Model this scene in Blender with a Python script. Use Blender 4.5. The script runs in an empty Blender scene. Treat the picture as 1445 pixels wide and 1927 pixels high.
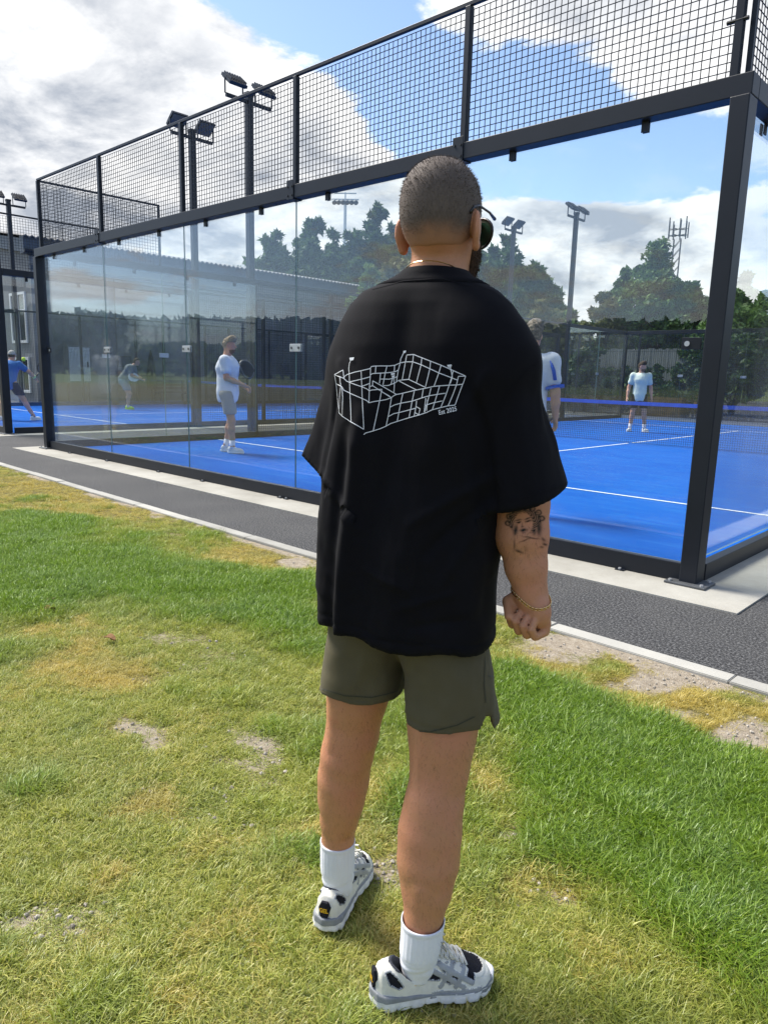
import bpy, bmesh, math, random
import numpy as np
from mathutils import Vector, Matrix
from mathutils.bvhtree import BVHTree

random.seed(7); RNG = np.random.default_rng(7)
R_ = math.radians
SC = bpy.context.scene
COL = SC.collection

# ------------------------------------------------------------------ camera
CAM = np.array([1.67433, -4.71728, 1.28902]); YAW, PIT, ROLL, FPX = -0.752565, -0.187695, 0.0265876, 1351.37
PW, PH = 1445.0, 1927.0
_f = np.array([math.sin(YAW)*math.cos(PIT), math.cos(YAW)*math.cos(PIT), math.sin(PIT)])
_r0 = np.array([math.cos(YAW), -math.sin(YAW), 0.0]); _u0 = np.cross(_r0, _f)
_r = _r0*math.cos(ROLL) + _u0*math.sin(ROLL); _u = -_r0*math.sin(ROLL) + _u0*math.cos(ROLL)
FH = np.array([math.sin(YAW), math.cos(YAW), 0.0]); RH = np.array([math.cos(YAW), -math.sin(YAW), 0.0])
cam = bpy.data.cameras.new('camera'); cam_o = bpy.data.objects.new('camera', cam); COL.objects.link(cam_o)
cam.sensor_fit = 'VERTICAL'; cam.sensor_height = 24.0; cam.sensor_width = 24.0
cam.lens = FPX/PH*24.0; cam.clip_start = 0.05; cam.clip_end = 3000
cam_o.matrix_world = Matrix(((_r[0], _u[0], -_f[0], CAM[0]), (_r[1], _u[1], -_f[1], CAM[1]), (_r[2], _u[2], -_f[2], CAM[2]), (0, 0, 0, 1)))
SC.camera = cam_o

def ray(px, py):
    return _f + _r*(px-PW/2)/FPX - _u*(py-PH/2)/FPX
def ground(px, py, z=0.0):
    d = ray(px, py); t = (z-CAM[2])/d[2]; return CAM + t*d
def far_point(px, dist):
    d = ray(px, 700); h = math.hypot(d[0], d[1]); return CAM[0]+d[0]/h*dist, CAM[1]+d[1]/h*dist
def height_at(px, py, dist):
    d = ray(px, py); return CAM[2] + d[2]/math.hypot(d[0], d[1])*dist
def azel(px, py):
    d = ray(px, py); d = d/np.linalg.norm(d); return math.atan2(d[0], d[1]), math.asin(d[2])

# ------------------------------------------------------------------ node helper
class NT:
    def __init__(s, tree): s.t = tree; s.n = tree.nodes; s.l = tree.links
    def new(s, typ, ins=None, **props):
        n = s.n.new(typ)
        for k, v in props.items(): setattr(n, k, v)
        for k, v in (ins or {}).items(): s.put(n.inputs[k], v)
        return n
    def put(s, sock, v):
        if isinstance(v, bpy.types.NodeSocket): s.l.new(v, sock)
        elif isinstance(v, bpy.types.Node): s.l.new(v.outputs[0], sock)
        else: sock.default_value = v
    def math(s, op, a, b=0.0, c=0.0, clamp=False):
        n = s.n.new('ShaderNodeMath'); n.operation = op; n.use_clamp = clamp
        s.put(n.inputs[0], a); s.put(n.inputs[1], b); s.put(n.inputs[2], c); return n.outputs[0]
    def mix(s, fac, a, b, blend='MIX'):
        n = s.n.new('ShaderNodeMix'); n.data_type = 'RGBA'; n.blend_type = blend
        s.put(n.inputs[0], fac); s.put(n.inputs[6], a); s.put(n.inputs[7], b); return n.outputs[2]
    def ss(s, v, a, b, lo=0.0, hi=1.0):
        n = s.n.new('ShaderNodeMapRange'); n.interpolation_type = 'SMOOTHSTEP'
        s.put(n.inputs[0], v); s.put(n.inputs[1], a); s.put(n.inputs[2], b); s.put(n.inputs[3], lo); s.put(n.inputs[4], hi); return n.outputs[0]
    def noise(s, vec, scale, detail=4, rough=0.55, dist=0.0, out=0):
        n = s.n.new('ShaderNodeTexNoise'); n.inputs['Scale'].default_value = scale; n.inputs['Detail'].default_value = detail
        n.inputs['Roughness'].default_value = rough; n.inputs['Distortion'].default_value = dist
        if vec is not None: s.put(n.inputs['Vector'], vec)
        return n.outputs[out]
    def ramp(s, v, stops):
        n = s.n.new('ShaderNodeValToRGB'); s.put(n.inputs[0], v); cr = n.color_ramp
        while len(cr.elements) < len(stops): cr.elements.new(0.5)
        for e, (p, c) in zip(cr.elements, stops): e.position = p; e.color = (c[0], c[1], c[2], 1)
        return n.outputs[0]

# ------------------------------------------------------------------ world: sky with cumulus
SUN_AZ, SUN_EL = R_(-100), R_(52)
W = bpy.data.worlds.new('World'); SC.world = W; W.use_nodes = True
wt = NT(W.node_tree); wt.n.clear()
geo = wt.new('ShaderNodeTexCoord'); dirv = geo.outputs['Generated']
sky = wt.new('ShaderNodeTexSky', sky_type='NISHITA', sun_disc=False, sun_elevation=SUN_EL, sun_rotation=SUN_AZ, air_density=1.0, dust_density=0.6, ozone_density=1.6)
sep = wt.new('ShaderNodeSeparateXYZ', {0: dirv}); dx, dy, dz = sep.outputs
az = wt.math('ARCTAN2', dx, dy); el = wt.math('ARCSINE', dz)
zz = wt.math('ADD', wt.math('MAXIMUM', dz, 0.0), 0.27)
pl = wt.new('ShaderNodeCombineXYZ', {0: wt.math('DIVIDE', dx, zz), 1: wt.math('DIVIDE', dy, zz), 2: wt.math('MULTIPLY', dz, 1.5)})
fb = wt.noise(pl, 2.5, 11, 0.62, 0.30)
off = wt.new('ShaderNodeVectorMath', {0: pl, 1: (math.sin(SUN_AZ)*.16, math.cos(SUN_AZ)*.16, .10)}, operation='ADD').outputs[0]
fb_off = wt.noise(off, 2.5, 7, 0.58, 0.30)
fb_small = wt.noise(pl, 7.5, 8, 0.62)
low = wt.noise(pl, 1.6, 3, 0.5)
# broad cloud masses (direction, angular size in degrees, weight)
BLOBS = [  # px, py, sa, se, weight
    (120, 90, 15, 9, .40), (330, 190, 14, 8, .42), (480, 260, 9, 7, .34), (120, 260, 15, 7, .30), (30, 380, 8, 6, .25), (580, 250, 6, 6, .30), (640, 330, 8, 3.0, .28), (330, 330, 9, 5, .28),
    (560, 20, 7, 5, -.35), (700, 90, 7, 6, -.40), (470, 30, 5, 3, -.15), (900, 280, 9, 5.5, -.42), (1080, 300, 8, 4, -.42), (1220, 300, 7, 3.5, -.40), (760, 200, 7, 4, -.32), (800, 270, 5, 4, -.25), (1330, 300, 5, 3, -.35), (940, 170, 6, 3, -.3),
    (1000, 10, 9, 3.2, .36), (1180, 60, 9, 4.5, .42), (1330, 100, 9, 4.5, .42), (1430, 120, 7, 4.0, .30), (860, 5, 6, 2, .2),
    (1075, 440, 6, 4.2, .36), (1170, 440, 6, 4.0, .34), (1300, 430, 7, 3.6, .36), (930, 440, 7, 4.2, .36), (990, 520, 12, 5, .30), (1300, 520, 12, 4, .26), (1140, 325, 2.2, .9, .30), (1440, 420, 5, 3, .05),
    (430, 440, 8, 4, .30), (620, 420, 9, 5, .34), (760, 420, 8, 4, .28), (200, 420, 10, 5, .26), (780, 340, 5, 3, .12)]
acc = None
for px, py, sa, se, wgt in BLOBS:
    a0, e0 = azel(px, py)
    qa = wt.math('DIVIDE', wt.math('SUBTRACT', az, a0), R_(sa)); qe = wt.math('DIVIDE', wt.math('SUBTRACT', el, e0), R_(se))
    q = wt.math('ADD', wt.math('MULTIPLY', qa, qa), wt.math('MULTIPLY', qe, qe))
    g = wt.math('MULTIPLY', wt.math('POWER', 2.71828, wt.math('MULTIPLY', q, -1.0)), wgt*(.72 if wgt < 0 else .80))
    acc = g if acc is None else wt.math('ADD', acc, g)
dens = wt.math('ADD', wt.math('ADD', wt.math('MULTIPLY', fb, 1.80), wt.math('MULTIPLY', fb_small, 0.50)), acc)
dens = wt.math('SUBTRACT', dens, 1.205)
horiz = wt.math('MULTIPLY', wt.math('POWER', 2.71828, wt.math('MULTIPLY', wt.math('MAXIMUM', el, 0.0), -9.0)), 0.10)
dens = wt.math('ADD', dens, horiz)
alpha = wt.ss(dens, -0.05, 0.15)
# self-shading: lumps lit from the sun's side, greyer where the cloud is thick
thick = wt.ss(wt.math('ADD', dens, wt.math('MULTIPLY', wt.math('SUBTRACT', low, 0.5), 0.8)), 0.12, 0.60)
relief = wt.math('MULTIPLY', wt.math('SUBTRACT', fb_off, fb), 3.4)
relief2 = wt.math('MULTIPLY', wt.math('SUBTRACT', fb_small, 0.5), 0.9)
shade = wt.math('ADD', wt.math('SUBTRACT', 0.98, wt.math('MULTIPLY', thick, 0.54)), wt.math('SUBTRACT', relief2, relief), 0.0, True)
ccol = wt.mix(shade, (3.9, 4.3, 5.0, 1), (10.2, 10.2, 10.2, 1))
skyc = wt.mix(1.0, sky.outputs[0], (1.75, 1.75, 1.85, 1), 'MULTIPLY')
final = wt.mix(alpha, skyc, ccol)
bg = wt.new('ShaderNodeBackground', {0: final, 1: 0.052})
wo = wt.new('ShaderNodeOutputWorld', {0: bg.outputs[0]})
W.cycles.sampling_method = 'MANUAL'; W.cycles.sample_map_resolution = 512

sun = bpy.data.lights.new('sun', 'SUN'); sun.energy = 3.2; sun.angle = R_(22); sun.color = (1.0, 0.95, 0.87)
sun_o = bpy.data.objects.new('sun', sun); COL.objects.link(sun_o)
sd = Vector((math.sin(SUN_AZ)*math.cos(SUN_EL), math.cos(SUN_AZ)*math.cos(SUN_EL), math.sin(SUN_EL)))
sun_o.rotation_euler = sd.to_track_quat('Z', 'Y').to_euler(); sun_o.location = (-10, -10, 30)
vs = SC.view_settings; vs.view_transform = 'Standard'; vs.look = 'None'; vs.gamma = 1.0; vs.exposure = 1.25; vs.use_curve_mapping = False
SC.render.engine = 'CYCLES'
SC.cycles.transparent_max_bounces = 40; SC.cycles.max_bounces = 8; SC.cycles.use_denoising = True

# ------------------------------------------------------------------ materials
def mat(name, base, rough=0.7, spec=0.3, metal=0.0, var=0.0, vscale=8.0, bump=0.0, bscale=60.0, var2=None, coat=0.0, sheen=0.0):
    m = bpy.data.materials.new(name); m.use_nodes = True; t = NT(m.node_tree)
    b = t.n['Principled BSDF']; b.inputs['Roughness'].default_value = rough; b.inputs['Specular IOR Level'].default_value = spec
    b.inputs['Metallic'].default_value = metal; b.inputs['Coat Weight'].default_value = coat; b.inputs['Sheen Weight'].default_value = sheen
    c = (base[0], base[1], base[2], 1)
    tc = t.new('ShaderNodeTexCoord').outputs['Object']
    if var > 0:
        nz = t.noise(tc, vscale, 6, 0.6)
        d = tuple(max(0, x*(1-var)) for x in base) + (1,); l = tuple(min(1, x*(1+var)) for x in (var2 or base)) + (1,)
        t.put(b.inputs['Base Color'], t.mix(t.ss(nz, 0.3, 0.7), d, l))
    else: b.inputs['Base Color'].default_value = c
    if bump > 0:
        nb = t.noise(tc, bscale, 5, 0.6)
        bm_ = t.new('ShaderNodeBump', {'Strength': bump, 'Distance': 0.01, 'Height': nb}); t.put(b.inputs['Normal'], bm_.outputs[0])
    return m
M = {}
M['frame'] = mat('anthracite_powder_coat', (.0075, .0100, .0160), .45, .35, 0, .15, 3.0)
M['wire'] = mat('black_wire', (.012, .014, .018), .5, .4)
M['steel'] = mat('galvanised_steel', (.50, .51, .52), .38, .5, .6, .1, 10)
M['plate'] = mat('grey_plate', (.10, .105, .11), .5, .4, .3, .15, 12)
M['rubber'] = mat('grey_gasket', (.30, .31, .31), .7)
M['white_paint'] = mat('white_paint', (.75, .75, .74), .5)
M['band'] = mat('blue_net_tape', (.015, .085, .48), .6, .3, 0, .12, 5)
M['lamp_glass'] = mat('lamp_glass', (.10, .12, .15), .12, .6)
M['lamp_body'] = mat('lamp_body', (.018, .022, .03), .45, .4)
M['asphalt_'] = None

def pos_noise_mat(name, build):
    m = bpy.data.materials.new(name); m.use_nodes = True; t = NT(m.node_tree); b = t.n['Principled BSDF']
    p = t.new('ShaderNodeNewGeometry').outputs['Position']; build(t, b, p); return m
def _asph(t, b, p):
    sp = t.noise(p, 82, 3, 0.8); big = t.noise(p, 1.3, 5, 0.6)
    c = t.ramp(sp, [(0.38, (.006, .006, .007)), (0.5, (.036, .036, .037)), (0.63, (.165, .163, .16))])
    c = t.mix(t.ss(big, .3, .75, 0, .35), c, (.10, .098, .092, 1))
    t.put(b.inputs['Base Color'], c); b.inputs['Roughness'].default_value = .85; b.inputs['Specular IOR Level'].default_value = .25
    bn = t.new('ShaderNodeBump', {'Strength': .8, 'Distance': .006, 'Height': sp}); t.put(b.inputs['Normal'], bn.outputs[0])
M['asphalt'] = pos_noise_mat('asphalt', _asph)
def _conc(t, b, p):
    big = t.noise(p, 1.8, 7, 0.65); fine = t.noise(p, 90, 4, .6)
    c = t.ramp(big, [(0.3, (.29, .275, .235)), (0.55, (.37, .355, .31)), (0.75, (.43, .415, .365))])
    st = t.noise(p, 7, 8, .7, 1.0)
    c = t.mix(t.ss(st, .60, .74, 0, .35), c, (.24, .22, .18, 1))
    c = t.mix(t.ss(fine, .35, .65, 0, .16), c, (.22, .21, .19, 1))
    t.put(b.inputs['Base Color'], c); b.inputs['Roughness'].default_value = .9; b.inputs['Specular IOR Level'].default_value = .15
    bn = t.new('ShaderNodeBump', {'Strength': .3, 'Distance': .004, 'Height': fine}); t.put(b.inputs['Normal'], bn.outputs[0])
M['concrete'] = pos_noise_mat('concrete', _conc)
def _kerb(t, b, p):
    big = t.noise(p, 3.5, 7, 0.65); fine = t.noise(p, 120, 4, .6)
    rnd = t.new('ShaderNodeObjectInfo').outputs['Random']
    c = t.ramp(t.math('ADD', t.math('MULTIPLY', big, .7), t.math('MULTIPLY', rnd, .3)), [(0.3, (.28, .27, .24)), (0.5, (.36, .35, .315)), (0.75, (.43, .415, .37))])
    c = t.mix(t.ss(fine, .4, .7, 0, .2), c, (.22, .21, .18, 1))
    t.put(b.inputs['Base Color'], c); b.inputs['Roughness'].default_value = .9; b.inputs['Specular IOR Level'].default_value = .15
    bn = t.new('ShaderNodeBump', {'Strength': .3, 'Distance': .003, 'Height': fine}); t.put(b.inputs['Normal'], bn.outputs[0])
M['kerb'] = pos_noise_mat('kerb_concrete', _kerb)
def _turf(t, b, p):
    fine = t.noise(p, 140, 3, .7); big = t.noise(p, .8, 6, .6)
    mp = t.new('ShaderNodeMapping', {0: p, 3: (1, 6, 1)}); st = t.noise(mp.outputs[0], 1.2, 5, .65)
    c = t.ramp(big, [(0.3, (.003, .072, .36)), (0.6, (.005, .090, .40)), (0.8, (.010, .118, .44))])
    c = t.mix(t.ss(st, .42, .78, 0, .30), c, (.035, .205, .50, 1))
    c = t.mix(t.ss(fine, .45, .75, 0, .25), c, (.025, .165, .48, 1))
    c = t.mix(t.ss(fine, .25, .42, .35, 0), c, (.003, .03, .22, 1))
    t.put(b.inputs['Base Color'], c); b.inputs['Roughness'].default_value = .8; b.inputs['Specular IOR Level'].default_value = .04
    bn = t.new('ShaderNodeBump', {'Strength': .6, 'Distance': .006, 'Height': fine}); t.put(b.inputs['Normal'], bn.outputs[0])
M['turf'] = pos_noise_mat('blue_turf', _turf)
M['line'] = mat('turf_line', (.62, .66, .72), .8, .2, 0, .12, 30)

def glass_mat():
    m = bpy.data.materials.new('tempered_glass'); m.use_nodes = True; t = NT(m.node_tree); t.n.clear()
    o = t.new('ShaderNodeOutputMaterial')
    tr = t.new('ShaderNodeBsdfTransparent', {0: (.955, .978, .972, 1)}); gl = t.new('ShaderNodeBsdfGlossy', {0: (.96, .98, 1, 1), 1: 0.0})
    bf_ = t.new('ShaderNodeNewGeometry').outputs['Backfacing']
    fr = t.new('ShaderNodeFresnel', {0: t.math('SUBTRACT', 1.5, t.math('MULTIPLY', bf_, 1.5-1/1.5))})
    p = t.new('ShaderNodeNewGeometry').outputs['Position']
    m1 = t.new('ShaderNodeMixShader', {0: fr.outputs[0], 1: tr.outputs[0], 2: gl.outputs[0]})
    df = t.new('ShaderNodeBsdfDiffuse', {0: (.72, .76, .78, 1)}); tl = t.new('ShaderNodeBsdfTranslucent', {0: (.72, .76, .78, 1)})
    du = t.new('ShaderNodeMixShader', {0: .5, 1: df.outputs[0], 2: tl.outputs[0]})
    nz = t.noise(p, .9, 6, .65, .6); fine = t.noise(p, 14, 4, .7)
    f = t.math('ADD', t.ss(nz, .35, .75, .006, .034), t.ss(fine, .68, .8, 0, .02))
    m2 = t.new('ShaderNodeMixShader', {0: f, 1: m1.outputs[0], 2: du.outputs[0]})
    t.l.new(m2.outputs[0], o.inputs[0]); return m
M['glass'] = glass_mat()
M['glass_edge'] = mat('glass_edge', (.12, .20, .185), .2, .6)

def foliage_mat(name, dark, light, transl=.25):
    m = bpy.data.materials.new(name); m.use_nodes = True; t = NT(m.node_tree); t.n.clear()
    o = t.new('ShaderNodeOutputMaterial'); g = t.new('ShaderNodeNewGeometry')
    nz = t.noise(g.outputs['Position'], .55, 4, .6)
    v = t.math('ADD', t.math('MULTIPLY', g.outputs['Random Per Island'], .55), t.math('MULTIPLY', nz, .6))
    c = t.ramp(v, [(0.25, dark), (0.85, light)])
    d = t.new('ShaderNodeBsdfDiffuse', {0: c}); tl = t.new('ShaderNodeBsdfTranslucent', {0: c})
    gs = t.new('ShaderNodeBsdfGlossy', {0: (.5, .5, .5, 1), 1: .55})
    mx = t.new('ShaderNodeMixShader', {0: transl, 1: d.outputs[0], 2: tl.outputs[0]}); m2 = t.new('ShaderNodeMixShader', {0: .04, 1: mx.outputs[0], 2: gs.outputs[0]})
    t.l.new(m2.outputs[0], o.inputs[0]); return m
M['conifer'] = foliage_mat('conifer_foliage', (.024, .058, .018), (.095, .160, .045))
M['broad'] = foliage_mat('broadleaf_foliage', (.026, .070, .014), (.105, .185, .045))
M['lightleaf'] = foliage_mat('pale_foliage', (.060, .120, .030), (.150, .230, .070), .35)
M['olive'] = foliage_mat('olive_foliage', (.065, .080, .025), (.150, .160, .060), .3)
M['darkbush'] = foliage_mat('dark_bush_foliage', (.008, .028, .010), (.040, .090, .026))
M['bark'] = mat('bark', (.07, .055, .04), .9, .1, 0, .3, 12, .5, 30)

# ------------------------------------------------------------------ object helpers
def link(name, me, parent=None, mats=None):
    o = bpy.data.objects.new(name, me); COL.objects.link(o)
    if me is not None and mats is not None:
        for m_ in (mats if isinstance(mats, (list, tuple)) else [mats]): me.materials.append(m_)
    if parent is not None: o.parent = parent
    return o
def tag(o, label=None, cat=None, group=None, kind=None):
    if label: o['label'] = label
    if cat: o['category'] = cat
    if group: o['group'] = group
    if kind: o['kind'] = kind
    return o
def empty(name, loc=(0, 0, 0), rz=0.0, label=None, cat=None, group=None, kind=None):
    o = bpy.data.objects.new(name, None); COL.objects.link(o); o.location = loc; o.rotation_euler = (0, 0, rz); o.empty_display_size = .1
    return tag(o, label, cat, group, kind)
def mesh_np(name, V, F, smooth=False, mi=None):
    V = np.ascontiguousarray(V, dtype=np.float32); F = np.ascontiguousarray(F, dtype=np.int32)
    me = bpy.data.meshes.new(name); n, k = F.shape
    me.vertices.add(len(V)); me.vertices.foreach_set('co', V.ravel())
    me.loops.add(n*k); me.loops.foreach_set('vertex_index', F.ravel())
    me.polygons.add(n); me.polygons.foreach_set('loop_start', np.arange(0, n*k, k, dtype=np.int32))
    if smooth: me.polygons.foreach_set('use_smooth', np.ones(n, dtype=bool))
    if mi is not None: me.polygons.foreach_set('material_index', np.ascontiguousarray(mi, dtype=np.int32))
    me.update(calc_edges=True); me.validate(); return me
class MB:
    """collects boxes, bars and tubes into one mesh"""
    def __init__(s): s.v = []; s.f = []; s.n = 0
    def add(s, V, F):
        s.v.append(np.asarray(V, float)); s.f += [tuple(int(i)+s.n for i in q) for q in F]; s.n += len(V)
    def box(s, x0, x1, y0, y1, z0, z1):
        V = [(x, y, z) for x in (x0, x1) for y in (y0, y1) for z in (z0, z1)]
        s.add(V, [(0, 1, 3, 2), (4, 6, 7, 5), (0, 4, 5, 1), (2, 3, 7, 6), (0, 2, 6, 4), (1, 5, 7, 3)]); return s
    def obox(s, c, ax, ay, az_):
        c = np.array(c, float); ax, ay, az_ = (np.array(q, float) for q in (ax, ay, az_))
        V = [c+i*ax+j*ay+k*az_ for i in (-1, 1) for j in (-1, 1) for k in (-1, 1)]
        s.add(V, [(0, 1, 3, 2), (4, 6, 7, 5), (0, 4, 5, 1), (2, 3, 7, 6), (0, 2, 6, 4), (1, 5, 7, 3)]); return s
    def tube(s, pts, r, n=8, cap=True):
        P = [np.array(p, float) for p in pts]; rs = r if isinstance(r, (list, tuple, np.ndarray)) else [r]*len(P)
        V = []; F = []; ref = None
        for i, p in enumerate(P):
            t = (P[min(i+1, len(P)-1)]-P[max(i-1, 0)]); t = t/(np.linalg.norm(t)+1e-9)
            if ref is None: ref = np.array([0, 0, 1.0]) if abs(t[2]) < .9 else np.array([1.0, 0, 0])
            a = np.cross(t, ref); a /= np.linalg.norm(a)+1e-9; b = np.cross(t, a); ref = -b if False else ref
            for k in range(n):
                th = 2*math.pi*k/n; V.append(p+rs[i]*(a*math.cos(th)+b*math.sin(th)))
        for i in range(len(P)-1):
            for k in range(n):
                k2 = (k+1) % n; F.append((i*n+k, i*n+k2, (i+1)*n+k2, (i+1)*n+k))
        if cap: F.append(tuple(range(n))[::-1]); F.append(tuple((len(P)-1)*n+k for k in range(n)))
        s.add(V, F); return s
    def mesh(s, name, smooth=False):
        me = bpy.data.meshes.new(name); me.from_pydata(np.concatenate(s.v).tolist(), [], s.f); me.update()
        if smooth: me.polygons.foreach_set('use_smooth', np.ones(len(me.polygons), dtype=bool))
        return me
    def build(s, name, m, parent=None, smooth=False): return link(name, s.mesh(name, smooth), parent, m)
def bevel(o, w=.004, seg=2):
    b = o.modifiers.new('bevel', 'BEVEL'); b.width = w; b.segments = seg; b.limit_method = 'ANGLE'; return o
def copy_tree(o, parent=None):
    c = o.copy(); COL.objects.link(c); c.parent = parent
    for ch in list(o.children): copy_tree(ch, c)
    return c

# ------------------------------------------------------------------ smooth noise in numpy
def vnoise(P, scale, seed=0):
    """value noise at points P (n x d, d = 2 or 3), returns 0..1"""
    P = np.asarray(P, float)*scale + 1000.0 + seed*17.31
    i = np.floor(P).astype(np.int64); f = P-i; f = f*f*(3-2*f); d = P.shape[1]; out = np.zeros(len(P))
    pr = (374761393, 668265263, 2147483647)
    for c in range(2**d):
        w = np.ones(len(P)); h = np.full(len(P), seed*1274126177, dtype=np.int64)
        for k in range(d):
            b = (c >> k) & 1; w = w*(f[:, k] if b else 1-f[:, k]); h = h ^ ((i[:, k]+b)*pr[k])
        h = (h ^ (h >> 13))*1274126177; h = (h ^ (h >> 16)) & 0xffffff; out += w*(h/float(0xffffff))
    return out
def fbm(P, scale, seed=0, octv=4):
    s = 0; a = .5; t = 0
    for o in range(octv): s = s+a*vnoise(P, scale*2**o, seed+o); t += a; a *= .5
    return s/t

# ------------------------------------------------------------------ ground: lawn, path, slabs, courts
KS = -0.0167
def kerb_y(x): return -1.385+KS*x          # inner (path side) edge of the kerb
g = MB(); g.box(-900, 900, -900, 900, -1.2, -0.09)
def _field(t, b, p):
    big = t.noise(p, .05, 6, .6); fine = t.noise(p, 3.0, 6, .65)
    c = t.ramp(t.math('ADD', t.math('MULTIPLY', big, .6), t.math('MULTIPLY', fine, .4)), [(.3, (.05, .085, .02)), (.55, (.10, .12, .035)), (.75, (.16, .15, .06))])
    t.put(b.inputs['Base Color'], c); b.inputs['Roughness'].default_value = .95; b.inputs['Specular IOR Level'].default_value = .1
M['field'] = pos_noise_mat('field_grass', _field)
tag(g.build('ground', M['field']), kind='structure')

PATCH = [  # px, py, rx(px), ry(px), green, yellow, bare   (patches of the lawn, put where the photograph has them)
    (60, 1000, 150, 45, .9, 0, 0), (230, 1075, 170, 45, .95, 0, 0), (430, 1110, 150, 36, .95, 0, 0), (560, 1105, 60, 26, .5, 0, 0), (20, 1080, 120, 60, .5, 0, 0),
    (1040, 1310, 110, 50, 1.1, 0, 0), (1180, 1370, 160, 60, 1.1, 0, 0), (1330, 1480, 200, 90, 1.1, 0, 0), (1140, 1470, 160, 80, .8, 0, 0), (1400, 1650, 140, 150, .8, 0, 0),
    (1230, 1620, 170, 90, .6, 0, 0), (960, 1270, 60, 34, .9, 0, 0), (60, 1490, 40, 22, .5, 0, 0), (560, 1640, 60, 40, .8, 0, 0), (340, 1290, 70, 24, .6, 0, 0), (450, 1325, 60, 26, .5, 0, 0),
    (860, 1400, 50, 40, .5, 0, 0), (230, 1880, 90, 60, .45, 0, 0), (500, 1810, 60, 40, .5, 0, 0), (1000, 1500, 60, 60, .35, 0, 0), (30, 1850, 60, 60, .4, 0, 0), (480, 1500, 60, 30, .4, 0, 0), (550,1170,60,40,.5,0,0),
    (250, 940, 260, 36, 0, .7, 0), (130, 905, 130, 22, 0, .7, 0), (480, 1050, 140, 22, 0, .7, 0), (190, 1250, 150, 45, 0, .6, 0), (220, 1270, 60, 18, 0, .8, 0), (270, 1530, 60, 30, 0, .9, 0), (520, 1040, 80, 20, 0, .6, 0),
    (1010, 1240, 90, 24, 0, .8, 0), (1180, 1290, 120, 26, 0, .7, 0), (1330, 1345, 120, 22, 0, .7, 0), (880, 1470, 50, 60, 0, .5, 0), (700, 1500, 60, 40, 0, .4, 0), (1210, 1840, 80, 40, 0, .5, 0), (560, 1090, 50, 18, 0, .5, 0),
    (1130, 1215, 110, 14, 0, .2, .9), (1290, 1280, 110, 14, 0, .2, .8), (1370, 1390, 80, 22, 0, .1, 1.3), (1275, 1330, 50, 8, 0, 0, .5), (255, 1378, 30, 22, 0, .1, 1.0), (487, 1402, 24, 14, 0, .1, 1.0), (75, 1745, 24, 20, 0, 0, .9), (395, 1435, 30, 10, 0, 0, .6),
    (425, 1840, 30, 14, 0, 0, .5), (930, 1565, 30, 24, 0, .1, .6), (560, 1060, 40, 8, 0, 0, .7), (150, 1760, 16, 20, 0, 0, .5), (1300, 1700, 30, 20, 0, 0, .6), (1050, 1690, 40, 30, 0, 0, .5), (1040, 1200, 60, 8, 0, 0, .6), (720,1660,60,30,0,.2,.5)]
_PG = []
for px, py, rx, ry, gr, ye, ba in PATCH:
    c = ground(px, py); ex = ground(px+rx, py)-c; ey = ground(px, py-ry)-c
    A = np.linalg.inv(np.array([[ex[0], ey[0]], [ex[1], ey[1]]])); _PG.append((c[:2], A*(.82 if ba > .3 else 1), gr, ye*1.35, ba*1.5))
def lawn_fields(P):
    """green, yellow, bare at ground points P (n x 2)"""
    n1 = fbm(P, 1.6, 3); n2 = fbm(P, 4.5, 11); n3 = fbm(P, 1.1, 23); n4 = fbm(P, 9.0, 31)
    gr = np.clip((n1-.50)*2.8+(n2-.5)*1.8, -.3, 1)*.62; ye = np.clip((n3-.43)*2.4+(n4-.5)*1.5, 0, 1)*.75; ba = np.clip((fbm(P, 2.6, 41)-.63)*5, 0, 1)*.5
    wob = P + np.stack([fbm(P, 3.1, 5)-.5, fbm(P, 3.1, 6)-.5], 1)*.28 + np.stack([fbm(P, 14, 7)-.5, fbm(P, 14, 8)-.5], 1)*.10
    for c, A, g_, y_, b_ in _PG:
        q = (wob-c)@A.T; w = np.exp(-(q**2).sum(1)*1.1); gr = gr+g_*w; ye = ye+y_*w; ba = ba+b_*w
    ky = kerb_y(P[:, 0])-.105; edge = np.exp(-((ky-P[:, 1])/.10)**2)
    ba = ba+edge*(.12+.6*np.clip((n2-.44)*9, 0, 1)); gr = np.clip(gr-ba*.8, 0, 1.25); ye = np.clip(ye-gr*.8, 0, 1); ba = np.clip(ba-gr*.4, 0, 1.2)
    return gr, ye, ba
def lawn_z(P): return -0.007+.018*(fbm(P, 1.3, 51)-.5)+.010*(fbm(P, 7, 52)-.5)
# lawn sheet
xs = np.concatenate([np.arange(-60, -11, .5), np.arange(-11, 3.6, .05), np.arange(3.6, 30, .5)]); ts = np.concatenate([np.arange(0, 3.9, .04), np.arange(3.9, 9, .3), np.arange(9, 60, 2)])
XX, TT = np.meshgrid(xs, ts, indexing='ij'); YY = kerb_y(XX)-.095-TT
P2 = np.stack([XX.ravel(), YY.ravel()], 1); Zs = lawn_z(P2); Zs -= np.clip((TT.ravel()-5)/40, 0, 1)*.0
V = np.column_stack([P2, Zs]); a, b = XX.shape; I = np.arange(a*b).reshape(a, b)
F = np.stack([I[:-1, :-1], I[:-1, 1:], I[1:, 1:], I[1:, :-1]], -1).reshape(-1, 4)
lawn_me = mesh_np('lawn', V, F, True)
gr, ye, ba = lawn_fields(P2)
for nm, arr in (('green', gr), ('yellow', ye), ('bare', ba)):
    at = lawn_me.attributes.new(nm, 'FLOAT', 'POINT'); at.data.foreach_set('value', arr.astype(np.float32))
def lawn_colours(t, typ, p):
    A = lambda n: t.new('ShaderNodeAttribute', attribute_name=n, attribute_type=typ).outputs['Fac']
    return A('green'), A('yellow'), A('bare')
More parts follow.
